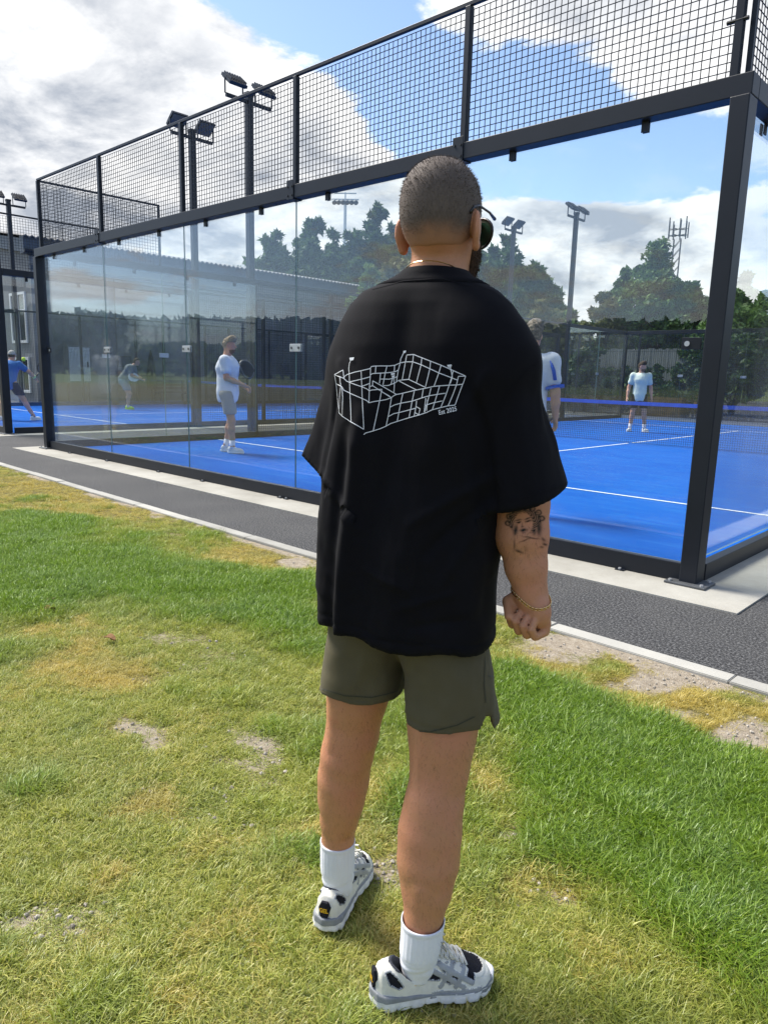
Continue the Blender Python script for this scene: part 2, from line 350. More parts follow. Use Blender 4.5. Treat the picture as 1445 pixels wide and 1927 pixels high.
def _lawn(t, b, p):
    gr, ye, ba = lawn_colours(t, 'GEOMETRY', p)
    fine = t.noise(p, 160, 4, .7); mid = t.noise(p, 28, 5, .65)
    thatch = t.ramp(t.math('ADD', t.math('MULTIPLY', fine, .5), t.math('MULTIPLY', mid, .5)), [(.32, (.055, .05, .018)), (.5, (.15, .13, .045)), (.68, (.30, .25, .11))])
    grn = t.ramp(fine, [(.3, (.014, .035, .005)), (.7, (.060, .115, .018))])
    soil = t.ramp(t.math('ADD', t.math('MULTIPLY', fine, .6), t.math('MULTIPLY', mid, .4)), [(.30, (.14, .115, .085)), (.48, (.33, .275, .205)), (.66, (.52, .46, .37))])
    c = t.mix(t.ss(gr, .1, .8), thatch, grn); c = t.mix(t.ss(t.math('ADD', ba, t.math('MULTIPLY', t.math('SUBTRACT', mid, .5), .6)), .25, .6), c, soil)
    t.put(b.inputs['Base Color'], c); b.inputs['Roughness'].default_value = .95; b.inputs['Specular IOR Level'].default_value = .1
    bn = t.new('ShaderNodeBump', {'Strength': .9, 'Distance': .012, 'Height': t.math('ADD', fine, mid)}); t.put(b.inputs['Normal'], bn.outputs[0])
M['lawn'] = pos_noise_mat('lawn_ground', _lawn)
tag(link('lawn', lawn_me, None, M['lawn']), kind='structure')

# asphalt path and yard
xs = [-60, -30, -10, 0, 12, 30]; V = [(x, kerb_y(x)+.004, 0.0) for x in xs]+[(x, 60, 0.0) for x in xs]; n = len(xs)
me = bpy.data.meshes.new('asphalt_path'); me.from_pydata(V, [], [(i, i+1, n+i+1, n+i) for i in range(n-1)]); tag(link('asphalt_path', me, None, M['asphalt']), kind='structure')
# kerb of single stones
kerb = empty('kerb', (0, 0, 0), kind='structure')
km = MB(); km.box(0, .910, -.10, 0, -.16, .009); kme = km.mesh('kerb_stone')
bmk = bmesh.new(); bmk.from_mesh(kme); bmesh.ops.bevel(bmk, geom=[e for e in bmk.edges], offset=.004, segments=2, affect='EDGES'); bmk.to_mesh(kme); bmk.free(); kme.materials.append(M['kerb'])
for i in range(-36, 12):
    x = .765+i*.914; o = link('kerb_stone', kme, kerb); o.location = (x, kerb_y(x)+random.uniform(-.002, .002), random.uniform(-.003, .003)); o.rotation_euler = (random.uniform(-.006, .006), random.uniform(-.003, .003), math.atan(KS)+random.uniform(-.002, .002))

def ring(name, x0, x1, y0, y1, w, z0, z1, m, wl=None):
    b = MB(); wl = wl or w
    b.box(x0-wl, x1+w, y0-w, y0, z0, z1); b.box(x0-wl, x1+w, y1, y1+w, z0, z1); b.box(x0-wl, x0, y0, y1, z0, z1); b.box(x1, x1+w, y0, y1, z0, z1)
    return tag(b.build(name, m), kind='structure')
ring('concrete_slab', -10.0, 0.0, 0.0, 20.0, .47, -.1, .010, M['concrete'], .42)
NX, NY = -13.0, 0.4            # offset of the neighbouring court
ring('concrete_slab', NX-10.0, NX, NY, NY+20, .50, -.1, .010, M['concrete'])
def court_floor(ox, oy):
    s = MB(); s.box(ox-10, ox, oy, oy+20, -.09, .014); o = tag(s.build('court_turf', M['turf']), kind='structure')
    def ln(x0, x1, y0, y1):
        l = MB(); V = [(x0+ox, y0+oy, .018), (x1+ox, y0+oy, .018), (x1+ox, y1+oy, .018), (x0+ox, y1+oy, .018)]; l.add(V, [(0, 1, 2, 3)]); l.build('court_line', M['line'], o)
    ln(-9.95, -.05, 3.03, 3.08); ln(-9.95, -.05, 16.92, 16.97)
    ln(-5.025, -4.975, 3.084, 9.9); ln(-5.025, -4.975, 10.1, 16.916)
court_floor(0, 0); court_floor(NX, NY)

# ------------------------------------------------------------------ padel court cage
PANE = {}
def pane(w, h):
    k = (round(w, 3), round(h, 3))
    if k not in PANE:
        b = MB(); b.box(0, w, -.006, .006, 0, h); me = b.mesh('glass_pane'); me.materials.append(M['glass']); me.materials.append(M['glass_edge'])
        for p_ in me.polygons:
            if abs(p_.normal.y) < .5: p_.material_index = 1
        PANE[k] = me
    return PANE[k]
WIRE = {}
def wire_panel(w, h, step=.05, r=.0024):
    k = (round(w, 3), round(h, 3))
    if k not in WIRE:
        b = MB()
        n = int(round(w/step)); m_ = int(round(h/step))
        for i in range(n+1): x = i*w/n; b.box(x-r, x+r, -r, r, 0, h)
        for j in range(m_+1): z = j*h/m_; b.box(0, w, r+.0004, 3*r, z-r, z+r)
        me = b.mesh('wire_mesh'); me.materials.append(M['wire']); WIRE[k] = me
    return WIRE[k]
def place(name, me, parent, loc, rz=0.0, kind=None):
    o = link(name, me, parent); o.location = loc; o.rotation_euler = (0, 0, rz)
    if kind: o['kind'] = kind
    return o
def bar(name, parent, x0, x1, y0, y1, z0, z1, m=None, bev=.005):
    b = MB(); b.box(x0, x1, y0, y1, z0, z1); o = b.build(name, m or M['frame'], parent)
    return bevel(o, bev, 2) if bev else o
def build_cage(root, main=True):
    Z3 = 2.985
    # corner posts with base plates
    for cx, cy in ((0, 0), (-10, 0), (-10, 20), (0, 20)):
        sx = 1 if cx == 0 else -1; sy = -1 if cy == 0 else 1
        b = MB(); b.box(cx-.055+sx*.045, cx+.055+sx*.045, cy-.07+sy*.03, cy+.07+sy*.03, .012, Z3-.066); bevel(b.build('corner_post', M['frame'], root), .006)
        b = MB(); b.box(cx-.13+sx*.045, cx+.13+sx*.045, cy-.10+sy*.055, cy+.10+sy*.055, .0105, .026)
        pl_ = bevel(b.build('base_plate', M['plate'], root), .004)
        for ax, ay in ((-.1, -.07), (.1, -.07), (-.1, .07), (.1, .07)):
            t = MB(); t.tube([(cx+ax+sx*.045, cy+ay+sy*.055, .024), (cx+ax+sx*.045, cy+ay+sy*.055, .038)], .011, 6); t.build('bolt', M['steel'], pl_)
    # beams at 3 m
    bar('top_beam', root, -10.1, .1, -.075, .045, Z3-.064, Z3+.056); bar('top_beam', root, -10.1, .1, 19.955, 20.075, Z3-.064, Z3+.056)
    for sx in (-10, 0):
        a, b_ = (sx-.1, sx+.0) if sx == -10 else (sx-.0, sx+.1)
        bar('top_beam', root, a, b_, .047, 4.0, Z3-.062, Z3+.054); bar('top_beam', root, a, b_, 16.0, 19.953, Z3-.062, Z3+.054)
        bar('top_rail', root, a+.03, b_-.03, 4.002, 15.998, Z3-.0, Z3+.05)
        bar('bottom_rail', root, a+.02, b_-.01, .09, 19.91, .011, .125)
        for y in range(4, 17, 2):
            if y not in (10,): bar('wall_post', root, a+.01, b_-.01, y-.035, y+.035, .0125, Z3-.004)
        for y in (9.1, 10.9): bar('wall_post', root, a+.01, b_-.01, y-.035, y+.035, .0125, Z3-.004)
    for y0 in (0, 20):
        s = -1 if y0 == 0 else 1
        bar('bottom_rail', root, -9.955, -.012, y0-.06 if s < 0 else y0+.0+.012, y0-.012 if s < 0 else y0+.06, .011, .135)
        bar('rail_gasket', root, -9.95, -.014, y0-.0118, y0+.0118 if s > 0 else y0+.02, .012, .128, M['rubber'], 0)
    if main:
        for x in (-.42, -1.2, -3.3, -4.05, -4.15, -5.6, -6.6, -8.0, -9.2):
            t = MB(); t.box(x-.03, x+.03, -.10, -.061, .0105, .018); c_ = t.build('rail_foot', M['frame'], root)
            t = MB(); t.tube([(x, -.085, .017), (x, -.085, .030)], .010, 6); t.build('bolt', M['steel'], c_)
    # glass: back walls and the first and last four metres of the sides
    for y0 in (0, 20):
        for i in range(5): place('glass_pane', pane(1.994, 2.80), root, (-10+i*2+.003, y0, .130))
        for i in range(5):
            for fx in (.45, 1.45):
                x = -10+i*2+fx; t = MB(); t.box(x-.022, x+.022, y0-.016, y0-.008, Z3-.13, Z3-.0655); t.box(x-.022, x+.022, y0+.008, y0+.016, Z3-.13, Z3-.0655); t.build('glass_clip', M['frame'], root)
        for i in range(1, 5):
            x = -10+i*2; t = MB(); t.box(x-.085, x+.085, y0-.013, y0-.007, 1.50, 1.575); t.box(x-.085, x+.085, y0+.007, y0+.013, 1.50, 1.575)
            c_ = bevel(t.build('clamp_plate', M['steel'], root), .003)
            for ex in (-.055, .055): t = MB(); t.tube([(x+ex, y0-.018, 1.537), (x+ex, y0+.018, 1.537)], .014, 8); t.build('bolt', M['plate'], c_)
    for sx in (-10, 0):
        for ya in (.02, 2.0, 16.0, 18.0): place('glass_pane', pane(1.97, 2.80), root, (sx, ya+.005, .130), R_(90))
        for ya in (.5, 1.5, 2.5, 3.5):
            t = MB(); t.box(sx-.016, sx-.008, ya-.022, ya+.022, Z3-.13, Z3-.0635); t.box(sx+.008, sx+.016, ya-.022, ya+.022, Z3-.13, Z3-.0635); t.build('glass_clip', M['frame'], root)
        for ya in (2.0, 18.0):
            t = MB(); t.box(sx-.013, sx-.007, ya-.085, ya+.085, 1.50, 1.575); t.box(sx+.007, sx+.013, ya-.085, ya+.085, 1.50, 1.575); t.build('clamp_plate', M['steel'], root)
    for cx, ex in ((-.055, -1), (-9.945, 1)):       # corner brackets holding the end panes
        t = MB(); t.box(min(cx, cx+ex*.12), max(cx, cx+ex*.12), -.022, -.0075, 1.50, 1.575); c_ = bevel(t.build('corner_bracket', M['frame'], root), .002)
        t = MB(); t.tube([(cx+ex*.085, -.028, 1.537), (cx+ex*.085, -.0215, 1.537)], .017, 10); t.build('bolt', M['steel'], c_)
    # wire mesh above the glass (back) with posts
    zt = Z3+.062
    for x in (-10, -8, -6, -4, -2, 0):
        xx = x+.03 if x == -10 else (x-.03 if x == 0 else x)
        bar('mesh_post', root, xx-.024, xx+.024, -.030, .018, Z3+.0565, 4.0, None, .003)
    bar('mesh_rail', root, -9.994, -.006, -.020, .012, 4.0015, 4.032, None, .003)
    for x in (-8, -4, -2):
        b = MB(); b.box(x-.05, x+.05, -.083, -.0765, Z3-.075, Z3+.10); b.box(x-.05, x+.05, -.0765, .03, Z3-.075, Z3-.0645); c_ = bevel(b.build('beam_joint', M['frame'], root), .002)
        t = MB()
        pass
        for bx, bz in ((-.03, -.04), (.03, -.04), (-.03, .04), (.03, .04)): t = MB(); t.tube([(x+bx, -.083, Z3+bz), (x+bx, -.09, Z3+bz)], .009, 6); t.build('bolt', M['wire'], c_)
    for i in range(5): place('wire_mesh', wire_panel(1.93, .93), root, (-10+i*2+.035, 0, zt), 0, 'stuff')
    for sx in (-10, 0):
        s = -.03 if sx == -10 else .03
        place('wire_mesh', wire_panel(1.93, .93), root, (sx+s, .045, zt), R_(90), 'stuff')
        bar('mesh_post', root, sx+s-.015, sx+s+.015, 1.985, 2.015, Z3+.055, 4.0, None, .003); bar('mesh_rail', root, sx+s-.015, sx+s+.015, .014, 2.015, 4.0015, 4.030, None, .003)
        bar('mesh_post', root, sx+s-.015, sx+s+.015, .022, .05, Z3+.055, 4.0, None, .003)
        ys = [4, 6, 8, 9.1, 10.9, 12, 14, 16]
        for y0, y1 in zip(ys[:-1], ys[1:]):
            if y0 == 9.1: continue
            place('wire_mesh', wire_panel(round(y1-y0-.07, 3), 2.84), root, (sx+s, y0+.035, .13), R_(90), 'stuff')
    # hinge between the last mesh post and the corner
    for z in (3.35,):
        t = MB(); t.tube([(-.10, -.02, z), (.02, -.02, z)], .012, 6); t.build('mesh_clamp', M['frame'], root)
cage = empty('court_cage', (0, 0, 0), 0, 'near padel court cage of anthracite posts, glass walls and black wire mesh above', 'padel court cage', 'padel court cages')
build_cage(cage)
cage2 = copy_tree(cage); cage2.location = (NX, NY, 0); cage2['label'] = 'farther padel court cage beside the grey shed, behind the first court'

# nets
def build_net(root):
    b = MB(); r = .0022
    n = 220
    for i in range(n+1): x = -9.9+9.8*i/n; b.box(x-r, x+r, 9.998, 10.002, .03, .83)
    for j in range(18): z = .04+j*.045; b.box(-9.9, -.1, 10.0024, 10.006, z-r, z+r)
    o = b.build('net_mesh', M['wire'], root); o['kind'] = 'stuff'
    b = MB(); V = []; N_ = 40
    for i in range(N_+1):
        x = -9.93+9.86*i/N_; sag = .03*(1-((x+5)/5)**2); zt = .92-sag
        V += [(x, 9.988, zt-.075), (x, 9.988, zt), (x, 10.014, zt), (x, 10.014, zt-.075)]
    F = [(4*i+k, 4*i+4+k, 4*i+4+(k+1) % 4, 4*i+(k+1) % 4) for i in range(N_) for k in range(4)]
    b.add(V, F); b.build('net_band', M['band'], root)
    for x in (-9.96, -.04): b = MB(); b.tube([(x, 10, .016), (x, 10, .95)], .035, 12); b.build('net_post', M['frame'], root, True)
net = empty('padel_net', (0, 0, 0), 0, 'net with a blue top band across the near court', 'net', 'court nets'); build_net(net)
net2 = copy_tree(net); net2.location = (NX, NY, 0); net2['label'] = 'net with a blue top band across the farther court beside the shed'

# floodlight poles of the courts
def build_pole(root, h=6.3):
    b = MB(); b.box(-.06, .06, -.06, .06, .012, h); bevel(b.build('pole', M['frame'], root), .006)
    b = MB(); b.box(-.50, .50, -.03, .03, h-.14, h-.09); b.box(-.07, .07, -.07, .07, h-.002, h+.05); b.build('crossbar', M['frame'], root)
    for s in (-.33, .33):
        ang = R_(38); c = np.array([s, .02, h+.16]); ax = np.array([.19, 0, 0]); ay = np.array([0, math.cos(ang), -math.sin(ang)])*.16; nz = np.array([0, math.sin(ang), math.cos(ang)])
        b = MB(); b.obox(c, ax, ay, nz*.026)
        for k in range(7): b.obox(c+nz*.05+ax*(-.85+k*.283), ax*.03, ay*.85, nz*.016)
        o = b.build('floodlight', M['lamp_body'], root)
        b = MB(); b.obox(c-nz*.038, ax*.9, ay*.9, nz*.004); b.build('lens', M['lamp_glass'], o)
        b = MB(); b.box(s-.20, s-.185, -.015, .015, h-.09, h+.17); b.box(s+.185, s+.20, -.015, .015, h-.09, h+.17); b.box(s-.2, s+.2, -.015, .015, h-.0885, h-.08); b.build('yoke', M['frame'], root)
GP = 'floodlight poles along the padel courts'
pole0 = empty('floodlight_pole', (-10.17, 3.99, 0), R_(-90), 'tallest looking dark pole with twin floodlights rising behind the middle mesh panel', 'floodlight pole', GP); build_pole(pole0)
for x, y, rz, lab in ((NX+.17, NY+4.05, R_(90), 'dark twin floodlight pole just left of the tallest one, behind the mesh'), (-10.17, 16.2, R_(-90), 'dark twin floodlight pole with both lamps tilted up, right of the man through glass'),
                      (NX+.17, NY+16.4, R_(90), 'dark floodlight pole against the trees beside the sunglasses of the man'), (NX-10.17, NY+4.0, R_(-90), 'dark floodlight pole at the left edge in front of the shed corner')):
    o = copy_tree(pole0); o.location = (x, y, 0); o.rotation_euler = (0, 0, rz); o['label'] = lab

# ------------------------------------------------------------------ shed beside the courts
M['clad'] = mat('grey_cladding', (.165, .172, .182), .6, .3, 0, .16, .7, .1, 20)
M['clad2'] = mat('grey_cladding_pale', (.21, .215, .22), .6, .3, 0, .12, 1.0)
M['fascia'] = mat('slate_blue_fascia', (.055, .075, .105), .5, .4, 0, .1, 1.0)
M['roofm'] = mat('fibre_cement_roof', (.20, .20, .20), .8, .2, 0, .2, 1.5)
M['dglass'] = mat('dark_window_glass', (.03, .04, .045), .08, .6)
shed = empty('shed', (-25, 5.6, 0), 0, 'long grey clad shed with corrugated roof edge behind the farther court', 'shed')
b = MB(); L_, EH, WD, RI = 15.4, 5.55, 14.0, 1.1
V = [(0, 0, 0), (0, L_, 0), (0, L_, EH), (0, 0, EH), (-WD, 0, 0), (-WD, L_, 0), (-WD, L_, EH), (-WD, 0, EH), (-WD/2, 0, EH+RI), (-WD/2, L_, EH+RI)]
b.add(V, [(0, 1, 2, 3), (5, 4, 7, 6), (4, 0, 3, 8, 7), (1, 5, 6, 9, 2)]); b.build('wall', M['clad'], shed)
# cladding: pilasters, rails and recessed panels proud of the wall
for i in range(6):
    y = .12+i*(L_-.24)/5; b = MB(); b.box(.002, .10, y-.12, y+.12, 0, 4.55); b.build('pilaster', M['clad2'], shed)
for i in range(5):
    y0 = .12+i*(L_-.24)/5+.14; y1 = .12+(i+1)*(L_-.24)/5-.14
    for z0, z1 in ((.25, 1.55), (1.6, 2.95), (3.0, 4.1), (4.15, 4.55)):
        b = MB(); b.box(.003, .04, y0, y1, z0, z1); b.build('cladding_panel', M['clad'] if z0 not in (3.0,) else M['clad2'], shed)
b = MB(); b.box(.002, .14, 0, L_, 4.57, 4.70); b.build('cladding_rail', M['fascia'], shed)
b = MB(); b.box(.002, .05, 0, L_, 4.72, 5.02); b.build('cladding_band', M['clad2'], shed)
b = MB(); b.box(.002, .30, -.25, L_+.25, 5.05, 5.62); b.build('fascia_board', M['fascia'], shed)
b = MB(); b.tube([(.36, -.25, 5.12), (.36, L_+.25, 5.12)], .06, 8); b.build('gutter', M['frame'], shed)
for sgn in (1,):
    b = MB(); b.obox((-WD/4, -.14, EH+RI/2-.22), (WD/4, 0, -RI/2), (0, .04, 0), (0, 0, .22)); b.obox((-WD*3/4, -.14, EH+RI/2-.22), (WD/4, 0, RI/2), (0, .04, 0), (0, 0, .22)); b.build('barge_board', M['fascia'], shed)
ny = 150; V = []; F = []
for j in range(ny+1):
    y = -.3+(L_+.6)*j/ny; dz = .035*(1 if (j//1) % 2 else -1)
    V += [(.42, y, EH+.06+dz), (-WD/2, y, EH+RI+.12+dz), (-WD-.4, y, EH+.06+dz), (.42, y, EH+.02+dz)]
for j in range(ny):
    for k in range(2): F.append((4*j+k, 4*j+4+k, 4*j+5+k, 4*j+1+k))
    F.append((4*j+3, 4*j+7, 4*j+4, 4*j))
b = MB(); b.add(V, F); b.build('roof', M['roofm'], shed)
for xw in (-1.1, -3.6, -6.1):
    for z0, z1 in ((2.1, 3.85), (.35, 1.6)):
        if z0 < 1 and xw < -2: continue
        b = MB(); fw = .09
        b.box(xw-.7, xw+.7, -.06, -.002, z0, z0+fw); b.box(xw-.7, xw+.7, -.06, -.002, z1-fw, z1); b.box(xw-.7, xw-.7+fw, -.06, -.002, z0+fw, z1-fw); b.box(xw+.7-fw, xw+.7, -.06, -.002, z0+fw, z1-fw)
        b.box(xw-.04, xw+.04, -.05, -.002, z0+fw, z1-fw); b.box(xw-.7+fw, xw+.7-fw, -.052, -.002, z0+(z1-z0)*.62, z0+(z1-z0)*.62+.07); w_ = b.build('window', M['white_paint'], shed)
        b = MB(); b.box(xw-.7+fw, xw+.7-fw, -.02, -.004, z0+fw, z1-fw); b.build('pane', M['dglass'], w_)
# things along the shed wall
cabx = empty('electrical_cabinet', (-24.72, 7.0, 0), 0, 'pale grey metal cabinet mounted on the shed wall by the corner post', 'cabinet')
b = MB(); b.box(-.22, .16, -.42, .42, .75, 2.05); bevel(b.build('body', M['clad2'], cabx), .01)
b = MB(); b.box(.1605, .19, -.38, .38, .80, 2.0); d_ = b.build('door', M['white_paint'], cabx); b = MB(); b.box(.191, .22, .26, .30, 1.3, 1.5); b.build('handle', M['frame'], d_)
b = MB(); b.box(-.05, 0, -.40, -.34, 0, .75); b.box(-.05, 0, .34, .40, 0, .75); b.build('leg', M['frame'], cabx)
def notice(x, y, z, w, h, lab, grp='notice boards on the shed'):
    n_ = empty('notice_board', (x, y, z), 0, lab, 'notice board', grp); b = MB(); b.box(0, .03, -w/2, w/2, -h/2, h/2); b.build('board', M['frame'], n_); b = MB(); b.box(.0305, .04, -w/2+.04, w/2-.04, -h/2+.04, h/2-.04); b.build('face', M['lamp_glass'], n_)
notice(-24.93, 8.9, 1.55, .55, .42, 'small dark notice board on the shed wall near the pale cabinet')
notice(-24.93, 14.4, 1.55, .62, .48, 'small dark notice board on the shed wall right of the player in grey')
M['plastic'] = mat('black_plastic', (.015, .016, .018), .5, .4, 0, .1, 4)
def wheelie(x, y, rz, lab):
    o = empty('wheelie_bin', (x, y, 0), rz, lab, 'bin', 'bins along the shed wall')
    b = MB(); V = [(-.24, -.28, .06), (.24, -.28, .06), (.24, .28, .06), (-.24, .28, .06), (-.30, -.36, .98), (.30, -.36, .98), (.30, .36, .98), (-.30, .36, .98)]
    b.add(V, [(3, 2, 1, 0), (4, 5, 6, 7), (0, 1, 5, 4), (1, 2, 6, 5), (2, 3, 7, 6), (3, 0, 4, 7)]); bevel(b.build('body', M['plastic'], o), .02)
    b = MB(); b.box(-.32, .32, -.38, .40, .985, 1.04); bevel(b.build('lid', M['plastic'], o), .02)
    for s in (-.26, .26):
        b = MB(); b.tube([(s-.03, .26, .10), (s+.03, .26, .10)], .10, 14); b.build('wheel', M['wire'], o)
wheelie(-24.2, 8.3, R_(90), 'black wheelie bin against the shed nearest the pale cabinet'); wheelie(-24.2, 13.6, R_(88), 'black wheelie bin against the shed behind the player in grey')
def bench(x, y, rz, lab, mt):
    o = empty('bench', (x, y, 0), rz, lab, 'bench', 'benches beside the courts')
    for k in range(4): b = MB(); b.box(-.75, .75, -.20+k*.105, -.11+k*.105, .42, .45); b.build('seat_slat', mt, o)
    for k in range(3): b = MB(); b.box(-.75, .75, .22+k*.02, .245+k*.02, .53+k*.13, .63+k*.13); b.build('back_slat', mt, o)
    for s in (-.6, .6): b = MB(); b.box(s-.03, s+.03, -.2, -.14, 0, .418); b.box(s-.03, s+.03, .16, .218, 0, .88); b.box(s-.03, s+.03, -.138, .158, .36, .418); b.build('leg', M['frame'], o)
M['wood'] = mat('brown_wood', (.20, .12, .06), .7, .2, 0, .3, 6)
M['bwood'] = mat('dark_wood', (.05, .045, .04), .7, .2, 0, .3, 6)
bench(-24.1, 10.4, R_(90), 'dark slatted bench with a tall back against the shed wall', M['bwood'])
# light patio umbrella folded beside the shed
u_ = empty('folded_parasol', (-24.0, 9.5, 0), 0, 'dark folded parasol standing in a base beside the shed bench', 'parasol')
b = MB(); b.tube([(0, 0, 0), (0, 0, .08)], .25, 16); b.build('base', M['plastic'], u_, True); b = MB(); b.tube([(0, 0, .08), (0, 0, 2.0)], .025, 8); b.build('pole', M['frame'], u_)
b = MB(); b.tube([(0, 0, .55), (0, 0, .8), (0, 0, 1.3), (0, 0, 1.75), (0, 0, 1.95)], [.16, .20, .15, .09, .03], 10); b.build('canopy', M['plastic'], u_, True)

# timber steps/planter behind the far end
o = empty('timber_planter', (-9.5, 22.3, 0), R_(8), 'brown timber planter box behind the far end of the near court', 'planter')
for k in range(4): b = MB(); b.box(-.8, .8, -.42, -.38, .02+k*.19, .20+k*.19); b.build('plank', M['wood'], o)
for s in (-.8, .76):
    for k in range(4): b = MB(); b.box(s, s+.04, -.378, .378, .02+k*.19, .20+k*.19); b.build('plank', M['wood'], o)
for k in range(4): b = MB(); b.box(-.8, .8, .38, .42, .02+k*.19, .20+k*.19); b.build('plank', M['wood'], o)
b = MB(); b.box(-.755, .755, -.375, .375, .02, .70); b.build('soil', mat('soil', (.06, .045, .03), .95), o)
bench(-7.6, 22.2, R_(0), 'brown timber bench low behind the far glass wall', M['wood'])

# ------------------------------------------------------------------ perimeter fences, far end
def weld_fence(name, lab, x0, x1, y, h, grp):
    root = empty(name, (0, 0, 0), 0, lab, 'fence', grp)
    n = int(round((x1-x0)/2.5)); dx_ = (x1-x0)/n
    for i in range(n+1): b = MB(); b.box(x0+i*dx_-.03, x0+i*dx_+.03, y-.03, y+.03, -.05, h+.04); b.build('fence_post', M['frame'], root)
    b = MB()
    for i in range(int(2.44/.075)+1): x = .03+i*.075; b.box(x-.004, x+.004, -.004, .004, .05, h)
    for j in range(6): z = .1+j*(h-.15)/5; b.box(.0, dx_-.06, .0045, .012, z-.006, z+.006)
    me = b.mesh('fence_panel'); me.materials.append(M['wire'])
    for i in range(n): p_ = place('fence_panel', me, root, (x0+i*dx_+.03, y-.02, 0)); p_['kind'] = 'stuff'
weld_fence('weldmesh_fence', 'tall black weldmesh fence running behind the far ends of both courts', -30, 12, 21.6, 3.05, 'perimeter fences')
M['pale_board'] = mat('weathered_board', (.20, .205, .195), .8, .2, 0, .18, 2.0)
bf = empty('board_fence', (0, 0, 0), 0, 'pale weathered board fence behind the bushes beyond the courts', 'fence', 'perimeter fences')
bm_ = MB(); bm_.box(0, .145, -.012, .012, 0, 2.7); bme = bm_.mesh('fence_board'); bme.materials.append(M['pale_board'])
for i in range(92):
    o = place('fence_board', bme, bf, (-18.5+i*.155, 26.0+random.uniform(-.006, .006), random.uniform(-.03, .03)))

# ------------------------------------------------------------------ trees and bushes
def leaf_cloud(C, N_, size, rng, aspect=1.6, up=0.3):
    """quads (bent as two triangles) at points C"""
    n = len(C); a = rng.normal(size=(n, 3)); a[:, 2] += up; a /= np.linalg.norm(a, axis=1)[:, None]
    b = np.cross(a, rng.normal(size=(n, 3))); b /= np.linalg.norm(b, axis=1)[:, None]
    s = size*rng.uniform(.55, 1.3, n)[:, None]; l = b*s*aspect*.5; w = np.cross(a, b)*s*.5
    V = np.stack([C-l, C-w*.9+l*.1, C+l, C+w*.9+l*.1], 1).reshape(-1, 3); F = np.arange(4*n).reshape(n, 4)
    return V, F
def make_tree(name, lab, cat, loc, h, rad, kind, m, seed, nleaf, leaf, group, trunk_h=.25, spread=1.0):
    rng = np.random.default_rng(seed); root = empty(name, (loc[0], loc[1], -.02), 0, lab, cat, group)
    tb = MB(); top = h*.93; tr = max(.06, h*.016)
    tb.tube([(0, 0, 0), (rng.normal()*.05, rng.normal()*.05, h*.3), (rng.normal()*.12, rng.normal()*.12, h*.6), (0, 0, top)], [tr*1.5, tr*1.1, tr*.7, .02], 7)
    pts = []
    if kind == 'conifer':
        tips = []
        nt = int(8+rad*2.6)
        for i in range(nt):       # several leaning leaders
            a = rng.uniform(0, 6.28); rr = rad*math.sqrt(rng.uniform(0, 1))*.85; hh = h*(1-.34*(rr/rad)**1.3)*rng.uniform(.84, 1.0) if i else h
            tips.append((rr*math.cos(a) if i else 0, rr*math.sin(a) if i else 0, hh))
        per = nleaf//nt
        for tx, ty, th in tips:
            tb.tube([(tx*.3, ty*.3, th*.2), (tx*.8, ty*.8, th*.6), (tx, ty, th*.97)], [tr*.6, tr*.35, .015], 5)
            nb = 16 + int(th*1.5)
            for j in range(nb):
                z = th*(1-rng.uniform(0, 1)**1.15*.86); L = (th-z)*.30+.35; L = min(L, rad*.62); a = rng.uniform(0, 6.28); k = max(3, int(per/nb)); t = rng.uniform(0.05, 1, k)
                up = rng.uniform(.15, .6); bx = tx*(.8+.2*z/th)+L*t*math.cos(a); by = ty*(.8+.2*z/th)+L*t*math.sin(a); bz = z+L*t*up+rng.normal(size=k)*.06
                pts.append(np.stack([bx+rng.normal(size=k)*.14*(1.15-t), by+rng.normal(size=k)*.14*(1.15-t), bz], 1))
        C = np.concatenate(pts); V, F = leaf_cloud(C, len(C), leaf, rng, 2.6, .2)
    else:
        nb = int(34+rad*16); cz0 = h*trunk_h
        cent = []
        for i in range(nb):
            v = rng.normal(size=3); v /= np.linalg.norm(v); q = rng.uniform(.15, 1)**.5
            z = cz0+(h-cz0)*(.5+.46*v[2]*q); taper = 1.05 - .85*max(0, (z/h-.35)/.65)**1.1 if kind != 'bush' else 1.0
            c = np.array([v[0]*q*rad*.85*taper, v[1]*q*rad*.85*taper, z]); cent.append((c, rng.uniform(.09, .20)*rad*spread))
            if kind != 'bush' or i % 2: tb.tube([(0, 0, cz0*.9+.1), tuple(c*np.array([.45, .45, .8])), tuple(c)], [tr*.55, tr*.3, .012], 5)
        cent.append((np.array([0, 0, h*.96]), rad*.10)); cent.append((np.array([.1, 0, h*.9]), rad*.13))
        per = nleaf//len(cent)
        for c, r_ in cent:
            v = rng.normal(size=(per, 3)); v /= np.linalg.norm(v, axis=1)[:, None]; q = rng.uniform(0, 1, per)**.45
            ok = c+v*(q*r_)[:, None]*np.array([1.15, 1.15, .85])+rng.normal(size=(per, 3))*.05*r_; pts.append(ok)
        C = np.concatenate(pts); C[:, 2] = np.maximum(C[:, 2], .08); V, F = leaf_cloud(C, len(C), leaf, rng, 1.7, .35)
    tb.build('trunk', M['bark'], root, True); link('crown', mesh_np('crown', V, F), root, m); return root
TR = 'trees beyond the courts'
